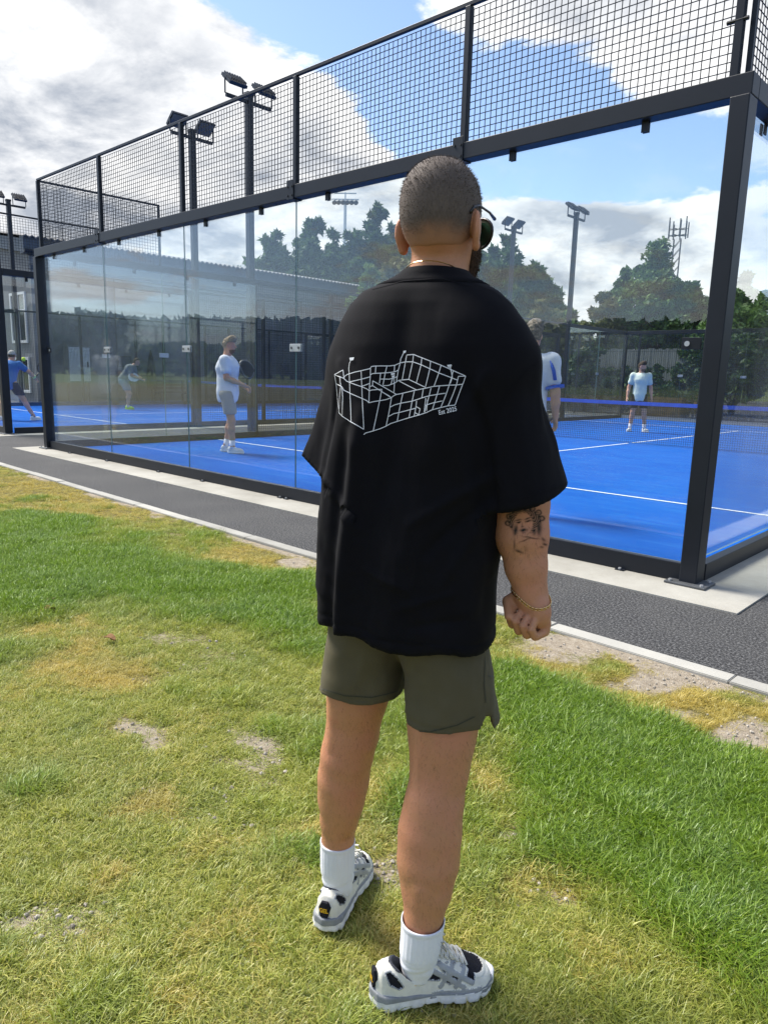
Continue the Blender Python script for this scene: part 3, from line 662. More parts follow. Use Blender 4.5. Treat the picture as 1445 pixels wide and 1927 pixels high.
trees = [ # px, top py, dist, radius, kind, material, leaves, leaf, label
    (520, 440, 44, 3.25, 'conifer', 'conifer', 26505, .26, 'leftmost feathery dark conifer rising behind the shed roof'),
    (590, 415, 46, 3.75, 'conifer', 'conifer', 29450, .26, 'feathery dark conifer behind the shed roof, second from the left end'),
    (655, 432, 45, 3.50, 'conifer', 'conifer', 26505, .26, 'lower dark conifer in front of the many-lamp stadium mast'),
    (705, 388, 48, 4.00, 'conifer', 'conifer', 32395, .26, 'tallest dark conifer left of the head of the man'),
    (770, 400, 48, 4.00, 'conifer', 'conifer', 26505, .26, 'dark conifer partly hidden behind the head of the man'),
    (880, 440, 46, 3.75, 'conifer', 'conifer', 26505, .26, 'dark conifer just right of the neck of the man'),
    (945, 450, 45, 3.12, 'conifer', 'conifer', 26505, .26, 'dark conifer behind the floodlight pole near the sunglasses'),
    (990, 500, 46, 2.75, 'conifer', 'conifer', 20615, .26, 'rightmost feathery conifer sloping down toward the open sky'),
    (740, 480, 36, 2.6, 'tree', 'olive', 6000, .20, 'brownish olive tree in front of the dark conifers left of the neck'),
    (555, 455, 49, 3.4, 'conifer', 'conifer', 15000, .27, 'broad lower conifer filling the gap behind the two leftmost spires'),
    (625, 440, 50, 3.6, 'conifer', 'conifer', 15000, .27, 'broad conifer filling the gap under the stadium mast lamps'),
    (735, 425, 51, 3.8, 'conifer', 'conifer', 15000, .27, 'broad conifer filling the gap behind the tallest left spire'),
    (915, 470, 50, 3.4, 'conifer', 'conifer', 12000, .27, 'broad conifer behind the trees right of the sunglasses'),
    (690, 490, 31, 1.5, 'tree', 'lightleaf', 4500, .15, 'small pale green tree at the right end of the shed roof'),
    (930, 560, 34, 2.4, 'tree', 'lightleaf', 5000, .19, 'pale green bushy tree over the right shoulder of the man'),
    (1010, 562, 36, 2.4, 'tree', 'olive', 5000, .19, 'olive green bushy tree below the gap of open sky'),
    (1062, 580, 40, 2.2, 'tree', 'broad', 3000, .22, 'low loose tree at the foot of the lamp pole with two raised lamps'),
    (1125, 545, 38, 2.0, 'tree', 'olive', 4500, .18, 'yellowish green tree left of the big tree by the mast'),
    (1215, 452, 40, 3.3, 'tree', 'broad', 15000, .155, 'big open broadleaf tree with a pointed top below the telecom mast'),
    (1290, 530, 41, 2.4, 'tree', 'broad', 6000, .21, 'shorter broadleaf tree between the big tree and the corner post'),
    (1160, 500, 42, 2.2, 'tree', 'broad', 6000, .21, 'slender broadleaf tree on the left flank of the big tree')]
for i, (px, py, d, rad, kind, mt, nl, lf, lab) in enumerate(trees):
    x, y = far_point(px, d); h = height_at(px, py, d); make_tree('conifer_tree' if kind == 'conifer' else 'broadleaf_tree', lab, 'tree', (x, y), h, rad, kind, M[mt], 100+i, nl, lf, TR, .22 if kind != 'conifer' else .1)
for i, px in enumerate((1370, 1425, 1490)):
    x, y = far_point(px, 33); make_tree('hedge_tree', ['clipped green hedge tree right beside the corner post', 'clipped green hedge tree at the right edge of the view', 'clipped green hedge tree farthest along the hedge line'][i], 'tree', (x, y), height_at(px, 545, 33), 2.3, 'tree', M['broad'], 300+i, 16000, .17, 'hedge trees', .03, 1.25)
for i in range(5): make_tree('hedge_tree', ['first', 'second', 'third', 'fourth', 'fifth'][i]+' clipped hedge tree past the right edge of the view', 'tree', (2.5+3.2*i, 27.5+.4*i), 6.0+.4*(i % 2), 2.3, 'tree', M['broad'], 320+i, 8000, .2, 'hedge trees', .03, 1.25)
BG = 'bushes along the far fence'
bushes = [(1105, 23.9, 2.9, 1.3, 'round dark bush left of the player in mint'), (1175, 24.1, 1.9, 1.2, 'low dark bush right behind the player in mint'), (1235, 23.6, 2.0, 1.2, 'dark bush right of the player in mint'),
          (1300, 23.4, 2.3, 1.2, 'dark bush just left of the corner post'), (1372, 23.2, 2.9, 1.5, 'dark bush seen just right of the corner post'), (1425, 23.0, 3.1, 1.6, 'dark bush at the right edge of the view'), (1050, 24.4, 2.3, 1.1, 'dark bush behind the player in the striped shirt'), (980, 24.6, 2.2, 1.2, 'dark bush hidden mostly by the man')]
for i, (px, yy, h, rad, lab) in enumerate(bushes):
    d = ray(px, 700); t = (yy-CAM[1])/d[1]; make_tree('bush', lab, 'bush', (CAM[0]+d[0]*t, yy), h, rad, 'bush', M['darkbush'], 400+i, 5000, .13, BG, .02, 1.3)
# drooping grassy plant by the post
x, y = far_point(1405, 29.0); pp = empty('pampas_plant', (x, y, 0), 0, 'drooping pale pampas-like plant right of the corner post', 'plant'); rng = np.random.default_rng(5); b = MB()
for i in range(110):
    a = rng.uniform(0, 6.28); l = rng.uniform(.6, 1.5); pts = [(math.cos(a)*l*t, math.sin(a)*l*t, 1.0+1.9*t-1.8*t*t*l) for t in (0, .3, .6, 1)]; b.tube(pts, [.02, .018, .014, .003], 3, False)
b.build('fronds', M['lightleaf'], pp); b = MB(); b.tube([(0, 0, 0), (0, 0, 1.1)], [.18, .12], 8); b.build('stem', M['bark'], pp)

# telecom mast, stadium lights
def lattice_mast(px, pyb, pyt, d, lab):
    x, y = far_point(px, d); h = height_at(px, pyt, d); o = empty('telecom_mast', (x, y, 0), R_(20), lab, 'mast'); b = MB(); w = .30
    for sx in (-w, w):
        for sy in (-w, w): b.box(sx-.05, sx+.05, sy-.05, sy+.05, 0, h*.93)
    nz = 18
    for i in range(nz):
        z0, z1 = h*.93*i/nz, h*.93*(i+1)/nz
        for s in (-w, w): b.tube([(-w, s, z0), (w, s, z1)], .03, 4); b.tube([(s, w, z0), (s, -w, z1)], .03, 4)
    b.build('tower', M['plate'], o); b = MB()
    for k in range(9):
        a = 2*math.pi*k/9; r_ = .85; b.box(r_*math.cos(a)-.05, r_*math.cos(a)+.05, r_*math.sin(a)-.05, r_*math.sin(a)+.05, h-1.0, h+.35+.22*(k % 3)); b.tube([(0, 0, h-.75), (r_*math.cos(a), r_*math.sin(a), h-.75)], .035, 4); b.tube([(0, 0, h-.2), (r_*math.cos(a), r_*math.sin(a), h-.2)], .03, 4)
    b.build('antenna', M['plate'], o)
lattice_mast(1250, 470, 428, 75, 'grey lattice telecom mast above the big tree')
x, y = far_point(645, 62); h = height_at(645, 374, 62); o = empty('stadium_light', (x, y, 0), R_(40), 'distant slim mast with a row of stadium lamps above the conifers', 'floodlight mast')
b = MB(); b.tube([(0, 0, 0), (0, 0, h)], [.22, .12], 10); b.build('pole', M['steel'], o); b = MB(); b.box(-1.1, 1.1, -.05, .05, h-.1, h); b.box(-.9, .9, -.05, .05, h+.38, h+.46); b.box(-.05, .05, -.04, .04, h, h+.5); b.build('crossbar', M['steel'], o)
for s in (-.95, -.6, -.25, .1, .45, .8):
    b = MB(); b.tube([(s, 0, h-.12), (s+.1, -.25, h-.35)], [.10, .2], 10); b.build('lamp', M['plate'], o)

# far woods and hills around the place (also what the glass mirrors)
rng = np.random.default_rng(9)
def wood_ring(name, r0, h0, a0, a1, m, seed, n=26000, leaf=1.5):
    rng = np.random.default_rng(seed); a = rng.uniform(a0, a1, n); q = np.stack([np.cos(a)*6, np.sin(a)*6], 1)
    top = h0*(.62+.75*fbm(q, 1.0, seed)+.20*fbm(q, 9.0, seed+3)); u = rng.uniform(0, 1, n)**.55; r = r0+rng.uniform(-9, 9, n)+(1-u)*-6
    C = np.stack([np.sin(a)*r, np.cos(a)*r, np.maximum(top*u, .3)], 1); V, F = leaf_cloud(C, n, leaf, rng, 1.3, .4)
    return tag(link(name, mesh_np(name, V, F), None, m), 'dark far-off wood on the skyline', 'wood', None, 'stuff')
wood_ring('forest', 170, 11.5, R_(60), R_(300), M['darkbush'], 3, 52000, 2.8)
wood_ring('forest', 210, 8.0, R_(-60), R_(60), M['broad'], 4, 12000, 2.2)
na = 120; V = []; F = []
for i in range(na+1):
    a = 2*math.pi*i/na; q = np.array([[math.cos(a)*4, math.sin(a)*4]]); hh = 6+16*float(fbm(q, 1.0, 77)[0])
    for r_, z in ((230, -1.0), (420, hh*.6), (700, hh), (880, -1.0)): V.append((math.sin(a)*r_, math.cos(a)*r_, z))
for i in range(na):
    for k in range(3): F.append((4*i+k, 4*i+4+k, 4*i+5+k, 4*i+1+k))
me = bpy.data.meshes.new('hills'); me.from_pydata(V, [], F); tag(link('hills', me, None, M['darkbush']), kind='structure')

# ------------------------------------------------------------------ implicit surfaces -> meshes
class Vol:
    def __init__(s, lo, hi, h):
        s.lo = np.array(lo, float); s.h = h; s.n = np.ceil((np.array(hi)-s.lo)/h).astype(int)+1
        s.d = np.full(s.n, .2, dtype=np.float32); s.ax = [s.lo[k]+h*np.arange(s.n[k]) for k in range(3)]
    def region(s, lo, hi):
        a = np.clip(np.floor((np.array(lo)-s.lo)/s.h).astype(int), 0, s.n-1); b = np.clip(np.ceil((np.array(hi)-s.lo)/s.h).astype(int)+1, a+1, s.n)
        sl = tuple(slice(a[k], b[k]) for k in range(3))
        X, Y, Z = np.meshgrid(*(s.ax[k][sl[k]] for k in range(3)), indexing='ij', sparse=True)
        return sl, X, Y, Z
    def op(s, lo, hi, fn, k=.01, mode='add'):
        m = .03+k; sl, X, Y, Z = s.region(np.array(lo)-m, np.array(hi)+m); e = fn(X, Y, Z).astype(np.float32); d = s.d[sl]
        if mode == 'add':
            h = np.maximum(k-np.abs(d-e), 0)/max(k, 1e-6); s.d[sl] = np.minimum(d, e)-h*h*k*.25
        elif mode == 'cut':
            e = -e; h = np.maximum(k-np.abs(d-e), 0)/max(k, 1e-6); s.d[sl] = np.maximum(d, e)+h*h*k*.25
        elif mode == 'and': s.d[sl] = np.maximum(d, e)
        return s
    def cone(s, a, b, ra, rb, k=.012, mode='add', sy=1.0):
        a = np.array(a, float); b = np.array(b, float); ab = b-a; L2 = max((ab**2).sum(), 1e-9); r = max(ra, rb)
        def fn(X, Y, Z):
            t = np.clip(((X-a[0])*ab[0]+(Y-a[1])*ab[1]+(Z-a[2])*ab[2])/L2, 0, 1)
            return np.sqrt((X-a[0]-t*ab[0])**2+(Y-a[1]-t*ab[1])**2+(Z-a[2]-t*ab[2])**2)-(ra+(rb-ra)*t)
        return s.op(np.minimum(a, b)-r, np.maximum(a, b)+r, fn, k, mode)
    def chain(s, pts, k=.012):
        for (a, ra), (b, rb) in zip(pts[:-1], pts[1:]): s.cone(a, b, ra, rb, k)
        return s
    def ell(s, c, rad, k=.012, mode='add', R=None):
        c = np.array(c, float); rad = np.array(rad, float); R = np.eye(3) if R is None else np.array(R, float); m = min(rad); ext = np.sqrt(((R.T*rad)**2).sum(1)) if True else rad
        def fn(X, Y, Z):
            x, y, z = X-c[0], Y-c[1], Z-c[2]
            q = [(R[i, 0]*x+R[i, 1]*y+R[i, 2]*z)/rad[i] for i in range(3)]; k0 = np.sqrt(q[0]**2+q[1]**2+q[2]**2)
            k1 = np.sqrt((q[0]/rad[0])**2+(q[1]/rad[1])**2+(q[2]/rad[2])**2)+1e-6
            return k0*(k0-1)/k1
        return s.op(c-max(rad), c+max(rad), fn, k, mode)
    def mesh(s, smooth=1):
        d = s.d; sg = d < 0; n = s.n
        cnt = np.zeros(n-1, dtype=np.int8)
        for i in (0, 1):
            for j in (0, 1):
                for k in (0, 1): cnt += sg[i:n[0]-1+i, j:n[1]-1+j, k:n[2]-1+k]
        act = np.argwhere((cnt > 0) & (cnt < 8)); N_ = len(act); idx = np.full(n-1, -1, dtype=np.int32); idx[act[:, 0], act[:, 1], act[:, 2]] = np.arange(N_)
        P = np.zeros((N_, 3)); W_ = np.zeros(N_); cor = [np.array(((c >> 2) & 1, (c >> 1) & 1, c & 1)) for c in range(8)]
        val = [d[act[:, 0]+c[0], act[:, 1]+c[1], act[:, 2]+c[2]] for c in cor]
        for a in range(8):
            for bit in (4, 2, 1):
                if a & bit: continue
                b = a | bit; m = (val[a] < 0) != (val[b] < 0); t = val[a]/(val[a]-val[b]+1e-12)
                P[m] += (cor[a]+(cor[b]-cor[a])*t[:, None])[m]; W_[m] += 1
        P = (P/W_[:, None]+act)*s.h+s.lo; Fs = []
        for ax in range(3):
            o1, o2 = [(1, 2), (2, 0), (0, 1)][ax]; sa = [slice(None)]*3; sb = [slice(None)]*3; sa[ax] = slice(0, -1); sb[ax] = slice(1, None)
            A = sg[tuple(sa)]; B = sg[tuple(sb)]; e = np.argwhere(A != B); e = e[(e[:, o1] > 0) & (e[:, o2] > 0) & (e[:, o1] < n[o1]-1) & (e[:, o2] < n[o2]-1)]
            fl = A[e[:, 0], e[:, 1], e[:, 2]]; u1 = np.zeros(3, int); u2 = np.zeros(3, int); u1[o1] = 1; u2[o2] = 1
            g = lambda q: idx[q[:, 0], q[:, 1], q[:, 2]]
            q = np.stack([g(e-u1-u2), g(e-u2), g(e), g(e-u1)], 1); q[~fl] = q[~fl][:, ::-1]; Fs.append(q)
        F = np.concatenate(Fs); F = F[(F >= 0).all(1)]
        for _ in range(smooth): P = P + .5*(lap(P, F)-P)
        return P, F
def lap(P, F):
    a = np.concatenate([F[:, i] for i in range(4)]); b = np.concatenate([F[:, (i+1) % 4] for i in range(4)]); n = len(P); c = np.bincount(a, minlength=n)+np.bincount(b, minlength=n)
    out = np.stack([np.bincount(a, P[b, k], n)+np.bincount(b, P[a, k], n) for k in range(3)], 1); return out/np.maximum(c, 1)[:, None]
def vnormals(P, F):
    fn = np.cross(P[F[:, 2]]-P[F[:, 0]], P[F[:, 3]]-P[F[:, 1]]); o = np.zeros_like(P)
    for i in range(4):
        for k in range(3): o[:, k] += np.bincount(F[:, i], fn[:, k], len(P))
    return o/(np.linalg.norm(o, axis=1)[:, None]+1e-12)
def rotz(a): c, s = math.cos(a), math.sin(a); return np.array([[c, s, 0], [-s, c, 0], [0, 0, 1.0]])

# ------------------------------------------------------------------ skin, cloth, shoe materials
def skin_mat(name, base, red, bump=.22):
    m = bpy.data.materials.new(name); m.use_nodes = True; t = NT(m.node_tree); b = t.n['Principled BSDF']
    p = t.new('ShaderNodeTexCoord').outputs['Object']; big = t.noise(p, 9, 5, .6); fine = t.noise(p, 220, 3, .6); mid = t.noise(p, 45, 4, .6)
    c = t.mix(t.ss(big, .3, .7), tuple(base)+(1,), tuple(red)+(1,)); c = t.mix(t.ss(mid, .45, .75, 0, .25), c, tuple(x*.72 for x in base)+(1,)); c = t.mix(t.ss(fine, .60, .75, 0, .35), c, tuple(x*.5 for x in base)+(1,)); c = t.mix(t.ss(t.noise(p, 16, 6, .7, 1.5), .55, .8, 0, .30), c, (red[0]*.95, red[1]*.62, red[2]*.62, 1))
    t.put(b.inputs['Base Color'], c); b.inputs['Roughness'].default_value = .52; b.inputs['Specular IOR Level'].default_value = .35
    b.inputs['Subsurface Weight'].default_value = .12; b.inputs['Subsurface Radius'].default_value = (1, .35, .2); b.inputs['Subsurface Scale'].default_value = .006
    bn = t.new('ShaderNodeBump', {'Strength': bump, 'Distance': .004, 'Height': t.math('ADD', fine, mid)}); t.put(b.inputs['Normal'], bn.outputs[0]); return m
M['skin'] = skin_mat('tanned_skin', (.50, .245, .120), (.54, .240, .140))
M['skin2'] = skin_mat('fair_skin', (.50, .29, .20), (.52, .26, .19))
def cloth(name, base, rough=.9, var=.10, weave=700, bump=.15, sheen=.2, spec=.1):
    m = bpy.data.materials.new(name); m.use_nodes = True; t = NT(m.node_tree); b = t.n['Principled BSDF']
    p = t.new('ShaderNodeTexCoord').outputs['Object']; big = t.noise(p, 6, 4, .6); fine = t.noise(p, weave, 2, .6); wr = t.noise(p, 28, 5, .6, .6)
    c = t.mix(t.ss(big, .3, .7), tuple(x*(1-var) for x in base)+(1,), tuple(x*(1+var) for x in base)+(1,)); c = t.mix(t.ss(fine, .4, .65, 0, .22), c, tuple(x*.65 for x in base)+(1,))
    t.put(b.inputs['Base Color'], c); b.inputs['Roughness'].default_value = rough; b.inputs['Specular IOR Level'].default_value = spec; b.inputs['Sheen Weight'].default_value = sheen; b.inputs['Sheen Roughness'].default_value = .5
    bn = t.new('ShaderNodeBump', {'Strength': bump, 'Distance': .004, 'Height': t.math('ADD', t.math('MULTIPLY', fine, .4), wr)}); t.put(b.inputs['Normal'], bn.outputs[0]); return m
M['tee'] = cloth('black_cotton', (.0056, .0054, .0072), .86, .15, 600, .12, .012, .12)
M['rib'] = cloth('black_rib', (.0068, .0066, .0085), .9, .1, 500, .25, .012, .12)
M['print'] = mat('white_print', (.74, .76, .78), .7, .2)
M['shorts'] = cloth('olive_fabric', (.098, .084, .046), .8, .08, 800, .08, .05, .2)
M['sock'] = cloth('white_sock', (.78, .79, .84), .95, .03, 900, .15, .1, .05)
M['gold'] = mat('gold', (.80, .55, .25), .25, .6, 1.0)

# ------------------------------------------------------------------ the man in the black tee
# he is modelled in (lateral, depth, height) as seen along the view; the empty carries that frame
M_LAT, M_DEP = .05, 1.43
base = CAM+FH*M_DEP+RH*M_LAT
man = empty('person', (base[0], base[1], 0), -YAW, 'man seen from behind in oversized black t-shirt, olive shorts and white sneakers on the grass', 'person')
OFF = np.array([M_LAT, M_DEP, 0.0])
Q3 = np.stack([RH, FH, np.array([0, 0, 1.0])])
def px_local(px, py):                        # camera ray in the man's frame (lateral, depth, height)
    return np.array([0, 0, CAM[2]]), Q3@ray(px, py)
def bvh(P, F): return BVHTree.FromPolygons([tuple(p) for p in P], [tuple(int(i) for i in f) for f in F])
def lo(P): return np.asarray(P, float)-OFF
def man_part(name, P, F, m, parent=None, mi=None, smooth=True): return link(name, mesh_np(name, lo(P), F, smooth, mi), parent or man, m)

HC = np.array([.093, 1.408, 1.588]); HY = R_(-28); HR = rotz(HY)                   # head: rows are right, forward, up
hr, hf = np.array([math.cos(HY), math.sin(HY), 0]), np.array([-math.sin(HY), math.cos(HY), 0])
HRm = np.stack([hr, hf, [0, 0, 1]])
def hp(r, f, z): return HC+hr*r+hf*f+np.array([0, 0, z])
b = Vol((-.22, 1.20, .06), (.36, 1.68, 1.70), .0033)
# trunk (hidden under the clothes), neck and head
b.chain([((.06, 1.41, .86), .12), ((.065, 1.42, 1.1), .115), ((.08, 1.42, 1.30), .115), ((.085, 1.415, 1.40), .075)], .03)
b.chain([((.084, 1.412, 1.38), .070), ((.088, 1.412, 1.45), .0535), ((.092, 1.414, 1.54), .0515)], .02)
b.ell(HC, (.0675, .087, .0885), .014, 'add', HRm)
b.ell(hp(0, -.03, -.005), (.0635, .057, .075), .014, 'add', HRm)
b.ell(hp(0, -.012, .024), (.0655, .074, .0625), .014, 'add', HRm)
b.ell(hp(0, .032, -.06), (.0545, .057, .070), .02, 'add', HRm)
b.ell(hp(0, .074, -.104), (.032, .028, .024), .02)
b.cone(hp(0, .098, -.02), hp(0, .112, -.045), .008, .013, .012); b.cone(hp(0, .10, -.075), hp(0, .10, -.083), .014, .013, .012)
b.ell(hp(-.03, .088, -.005), (.014, .010, .008), .008, 'add', HRm); b.ell(hp(.03, .088, -.005), (.014, .010, .008), .008, 'add', HRm)
for s in (-1, 1):
    a = s*R_(28); er = np.stack([hr*math.cos(a)-hf*math.sin(a)*1, hf*math.cos(a)+hr*math.sin(a), [0, 0, 1]])
    if s < 0: pass
    n_ = hr*s; out = n_*math.cos(R_(25))+hf*math.sin(R_(25)); al = np.cross([0, 0, 1], out); er = np.stack([al, out, [0, 0, 1]])
    c = hp(s*.0735, -.012, -.035)
    b.ell(c, (.020, .0080, .031), .008, 'add', er); b.cone(c-al*.013*s*-1+np.array([0, 0, .016])+out*.003, c-al*.015*s*-1+np.array([0, 0, -.012])+out*.003, .0055, .0045, .006)
    b.ell(c+np.array([0, 0, -.030])+hf*.002, (.010, .007, .009), .006, 'add', er)
# right arm and fist
b.chain([((.185, 1.35, 1.33), .045), ((.235, 1.338, 1.18), .048), ((.259, 1.332, 1.06), .0475), ((.263, 1.328, 1.00), .0455), ((.272, 1.322, .94), .0365), ((.283, 1.317, .893), .0272), ((.287, 1.315, .875), .0275)], .02)
b.ell((.250, 1.345, 1.015), (.036, .044, .06), .02)
eK, qK, cK = np.array([-.62, .785, 0]), np.array([-.785, -.62, 0]), np.array([.289, 1.316, .852])
def hk(al, be, ga): return cK+eK*al+qK*be+np.array([0, 0, ga+al*.22])
Rk = np.stack([eK, qK, [0, 0, 1]])
b.ell(hk(0, -.002, .004), (.037, .0215, .034), .012, 'add', Rk); b.ell(hk(0, .008, -.010), (.028, .012, .018), .004, 'add', Rk); b.ell(hk(-.022, .006, .010), (.017, .0185, .028), .012, 'add', Rk)
for al, r_, ln in ((.0290, .0086, .97), (.0098, .0090, 1.04), (-.0094, .0087, 1.0), (-.0275, .0078, .88)):   # index .. little finger
    pts = [hk(al, -.010, -.010), hk(al*1.02, -.006, -.030*ln), hk(al*.98, .024*ln, -.036*ln), hk(al*.94, .036*ln, -.016), hk(al*.92, .024, -.002)]
    b.cone(pts[0], pts[1], r_*1.15, r_*1.12, .005); b.cone(pts[1], pts[2], r_*1.12, r_, .0006); b.cone(pts[2], pts[3], r_, r_*.92, .0006); b.cone(pts[3], pts[4], r_*.92, r_*.85, .0006)
b.cone(hk(.026, .004, .026), hk(.043, .022, .004), .0135, .0115, .01); b.cone(hk(.043, .022, .004), hk(.022, .041, -.012), .0112, .0092, .003)
# left arm, mostly hidden
b.chain([((-.035, 1.455, 1.33), .045), ((-.085, 1.475, 1.16), .052), ((-.082, 1.495, 1.05), .044), ((-.070, 1.545, .95), .032), ((-.062, 1.575, .90), .026)], .02)
b.ell((-.058, 1.59, .87), (.020, .032, .040), .012)
for k, (dy) in enumerate((.024, .008, -.008, -.022)):
    b.cone((-.055, 1.59+dy, .845), (-.048, 1.592+dy, .815), .0105, .0098, .003); b.cone((-.048, 1.592+dy, .815), (-.032, 1.592+dy, .800), .0098, .0088, .003)
b.cone((-.055, 1.615, .88), (-.035, 1.63, .85), .0125, .010, .006)
# legs
b.chain([((-.01, 1.435, .87), .088), ((-.036, 1.45, .70), .071), ((-.047, 1.468, .60), .0635), ((-.053, 1.476, .555), .0570), ((-.057, 1.480, .505), .0550), ((-.067, 1.488, .45), .0540), ((-.076, 1.500, .385), .0535), ((-.082, 1.510, .33), .0490), ((-.086, 1.519, .265), .0405), ((-.088, 1.524, .21), .0340), ((-.088, 1.528, .12), .031)], .02)
b.ell((-.089, 1.486, .385), (.029, .030, .115), .03); b.ell((-.064, 1.482, .375), (.029, .030, .110), .03)
b.chain([((.125, 1.39, .87), .090), ((.132, 1.365, .70), .077), ((.130, 1.350, .60), .0680), ((.129, 1.345, .555), .0610), ((.127, 1.342, .505), .0560), ((.121, 1.337, .44), .0545), ((.113, 1.329, .375), .0580), ((.111, 1.321, .31), .0575), ((.109, 1.311, .25), .0475), ((.104, 1.303, .20), .0368), ((.100, 1.299, .145), .0300), ((.099, 1.299, .09), .0290)], .02)
b.ell((.090, 1.312, .365), (.036, .035, .120), .03); b.ell((.127, 1.311, .375), (.034, .034, .115), .03)
for x0, y0, x1, y1 in ((-.088, 1.440, -.096, 1.452), (-.022, 1.440, -.020, 1.450), (.092, 1.303, .084, 1.312), (.163, 1.303, .166, 1.312)): b.cone((x0, y0, .62), (x1, y1, .49), .012, .007, .018)
b.cone((-.089, 1.503, .29), (-.088, 1.510, .20), .010, .006, .02); b.cone((.094, 1.274, .28), (.098, 1.280, .205), .010, .006, .02)
# (shallow hollows are left to the tendons)
BP, BF = b.mesh(1); del b
body = man_part('body', BP, BF, M['skin'])
body_bvh = bvh(BP, BF)
rng = np.random.default_rng(15); bnn = vnormals(BP, BF); cand = np.where(((BP[:, 2] < .60) & (BP[:, 2] > .20)) | ((BP[:, 0] > .20) & (BP[:, 2] < 1.06) & (BP[:, 2] > .90)))[0]; sel = rng.choice(cand, 5200); C = BP[sel]+rng.normal(size=(len(sel), 3))*.0008; N_ = bnn[sel]
tdir = N_*.35+np.array([0, 0, -.9])+rng.normal(size=N_.shape)*.35; tdir /= np.linalg.norm(tdir, axis=1)[:, None]; sd_ = np.cross(tdir, N_); sd_ /= np.linalg.norm(sd_, axis=1)[:, None]+1e-9
V = np.stack([C-sd_*.00016, C+sd_*.00016, C+tdir*rng.uniform(.005, .012, (len(C), 1))+N_*.001], 1).reshape(-1, 3); o = link('body_hair', mesh_np('body_hair', lo(V), np.arange(len(V)).reshape(-1, 3)), body, mat('fine_body_hair', (.10, .055, .030), .7)); o['kind'] = 'stuff'

# buzz cut: thin shell over the cranium, short bristles on it
hv = Vol(HC-np.array([.12, .13, .10]), HC+np.array([.12, .13, .12]), .0034)
hv.ell(HC, (.0689, .0884, .0902), .014, 'add', HRm); hv.ell(hp(0, -.03, -.005), (.0648, .0583, .0765), .014, 'add', HRm); hv.ell(hp(0, -.012, .024), (.0669, .0754, .0640), .014, 'add', HRm)
def _hl(X, Y, Z):
    r = (X-HC[0])*hr[0]+(Y-HC[1])*hr[1]; f = (X-HC[0])*hf[0]+(Y-HC[1])*hf[1]; z = Z-HC[2]
    line = np.where(f < -.02, -.070+np.abs(r)*.10, np.where(f < .035, -.066+(f+.02)*.9, -.016+(f-.035)*1.5)); return line-z
hv.op(HC-.12, HC+.12, _hl, 0, 'and')
HP, HF = hv.mesh(1)
M['hair'] = bpy.data.materials.new('buzzed_hair'); M['hair'].use_nodes = True
_t = NT(M['hair'].node_tree); _b = _t.n['Principled BSDF']; _p = _t.new('ShaderNodeTexCoord').outputs['Object']; _z = _t.new('ShaderNodeSeparateXYZ', {0: _p}).outputs[2]
_m = _t.new('ShaderNodeMapping', {0: _p, 3: (1, 1, .35)}); _n = _t.noise(_m.outputs[0], 420, 3, .7); _n2 = _t.noise(_p, 30, 4, .6)
_c = _t.ramp(_t.math('ADD', _t.math('MULTIPLY', _n, .7), _t.math('MULTIPLY', _n2, .3)), [(.3, (.078, .060, .049)), (.5, (.108, .085, .070)), (.72, (.145, .117, .098))])
_c = _t.mix(_t.ss(_t.math('ADD', _z, _t.math('MULTIPLY', _t.math('SUBTRACT', _n2, .5), .03)), 1.519, 1.566, .92, 0), _c, (.44, .225, .135, 1))      # faded short towards the nape
_t.put(_b.inputs['Base Color'], _c); _b.inputs['Roughness'].default_value = .75; _b.inputs['Specular IOR Level'].default_value = .25
_bn = _t.new('ShaderNodeBump', {'Strength': .3, 'Distance': .002, 'Height': _n}); _t.put(_b.inputs['Normal'], _bn.outputs[0])
hair = man_part('hair', HP, HF, M['hair'])
hn = vnormals(HP, HF); rng = np.random.default_rng(3); sel = rng.integers(0, len(HF), 16000); bw = rng.dirichlet((1, 1, 1, 1), len(sel)); C = (HP[HF[sel]]*bw[:, :, None]).sum(1); N_ = (hn[HF[sel]]*bw[:, :, None]).sum(1)
kp = ((C-HC)@np.array([0, 0, 1.0]) > -.050) & (((C-HC)*N_).sum(1) > 0); C, N_ = C[kp][:5500], N_[kp][:5500]; L_ = np.where(C[:, 2] > HC[2]+.02, .0050, .0025)*rng.uniform(.6, 1.2, len(C))
tdir = N_+rng.normal(size=N_.shape)*.18+np.array([0, 0, -.10]); tdir /= np.linalg.norm(tdir, axis=1)[:, None]; sd_ = np.cross(tdir, rng.normal(size=N_.shape)); sd_ /= np.linalg.norm(sd_, axis=1)[:, None]
V = np.stack([C-sd_*.00045, C+sd_*.00045, C+tdir*L_[:, None]], 1).reshape(-1, 3); me = mesh_np('bristles', lo(V), np.arange(len(V)).reshape(-1, 3)); o = link('bristles', me, hair, M['hair']); o['kind'] = 'stuff'
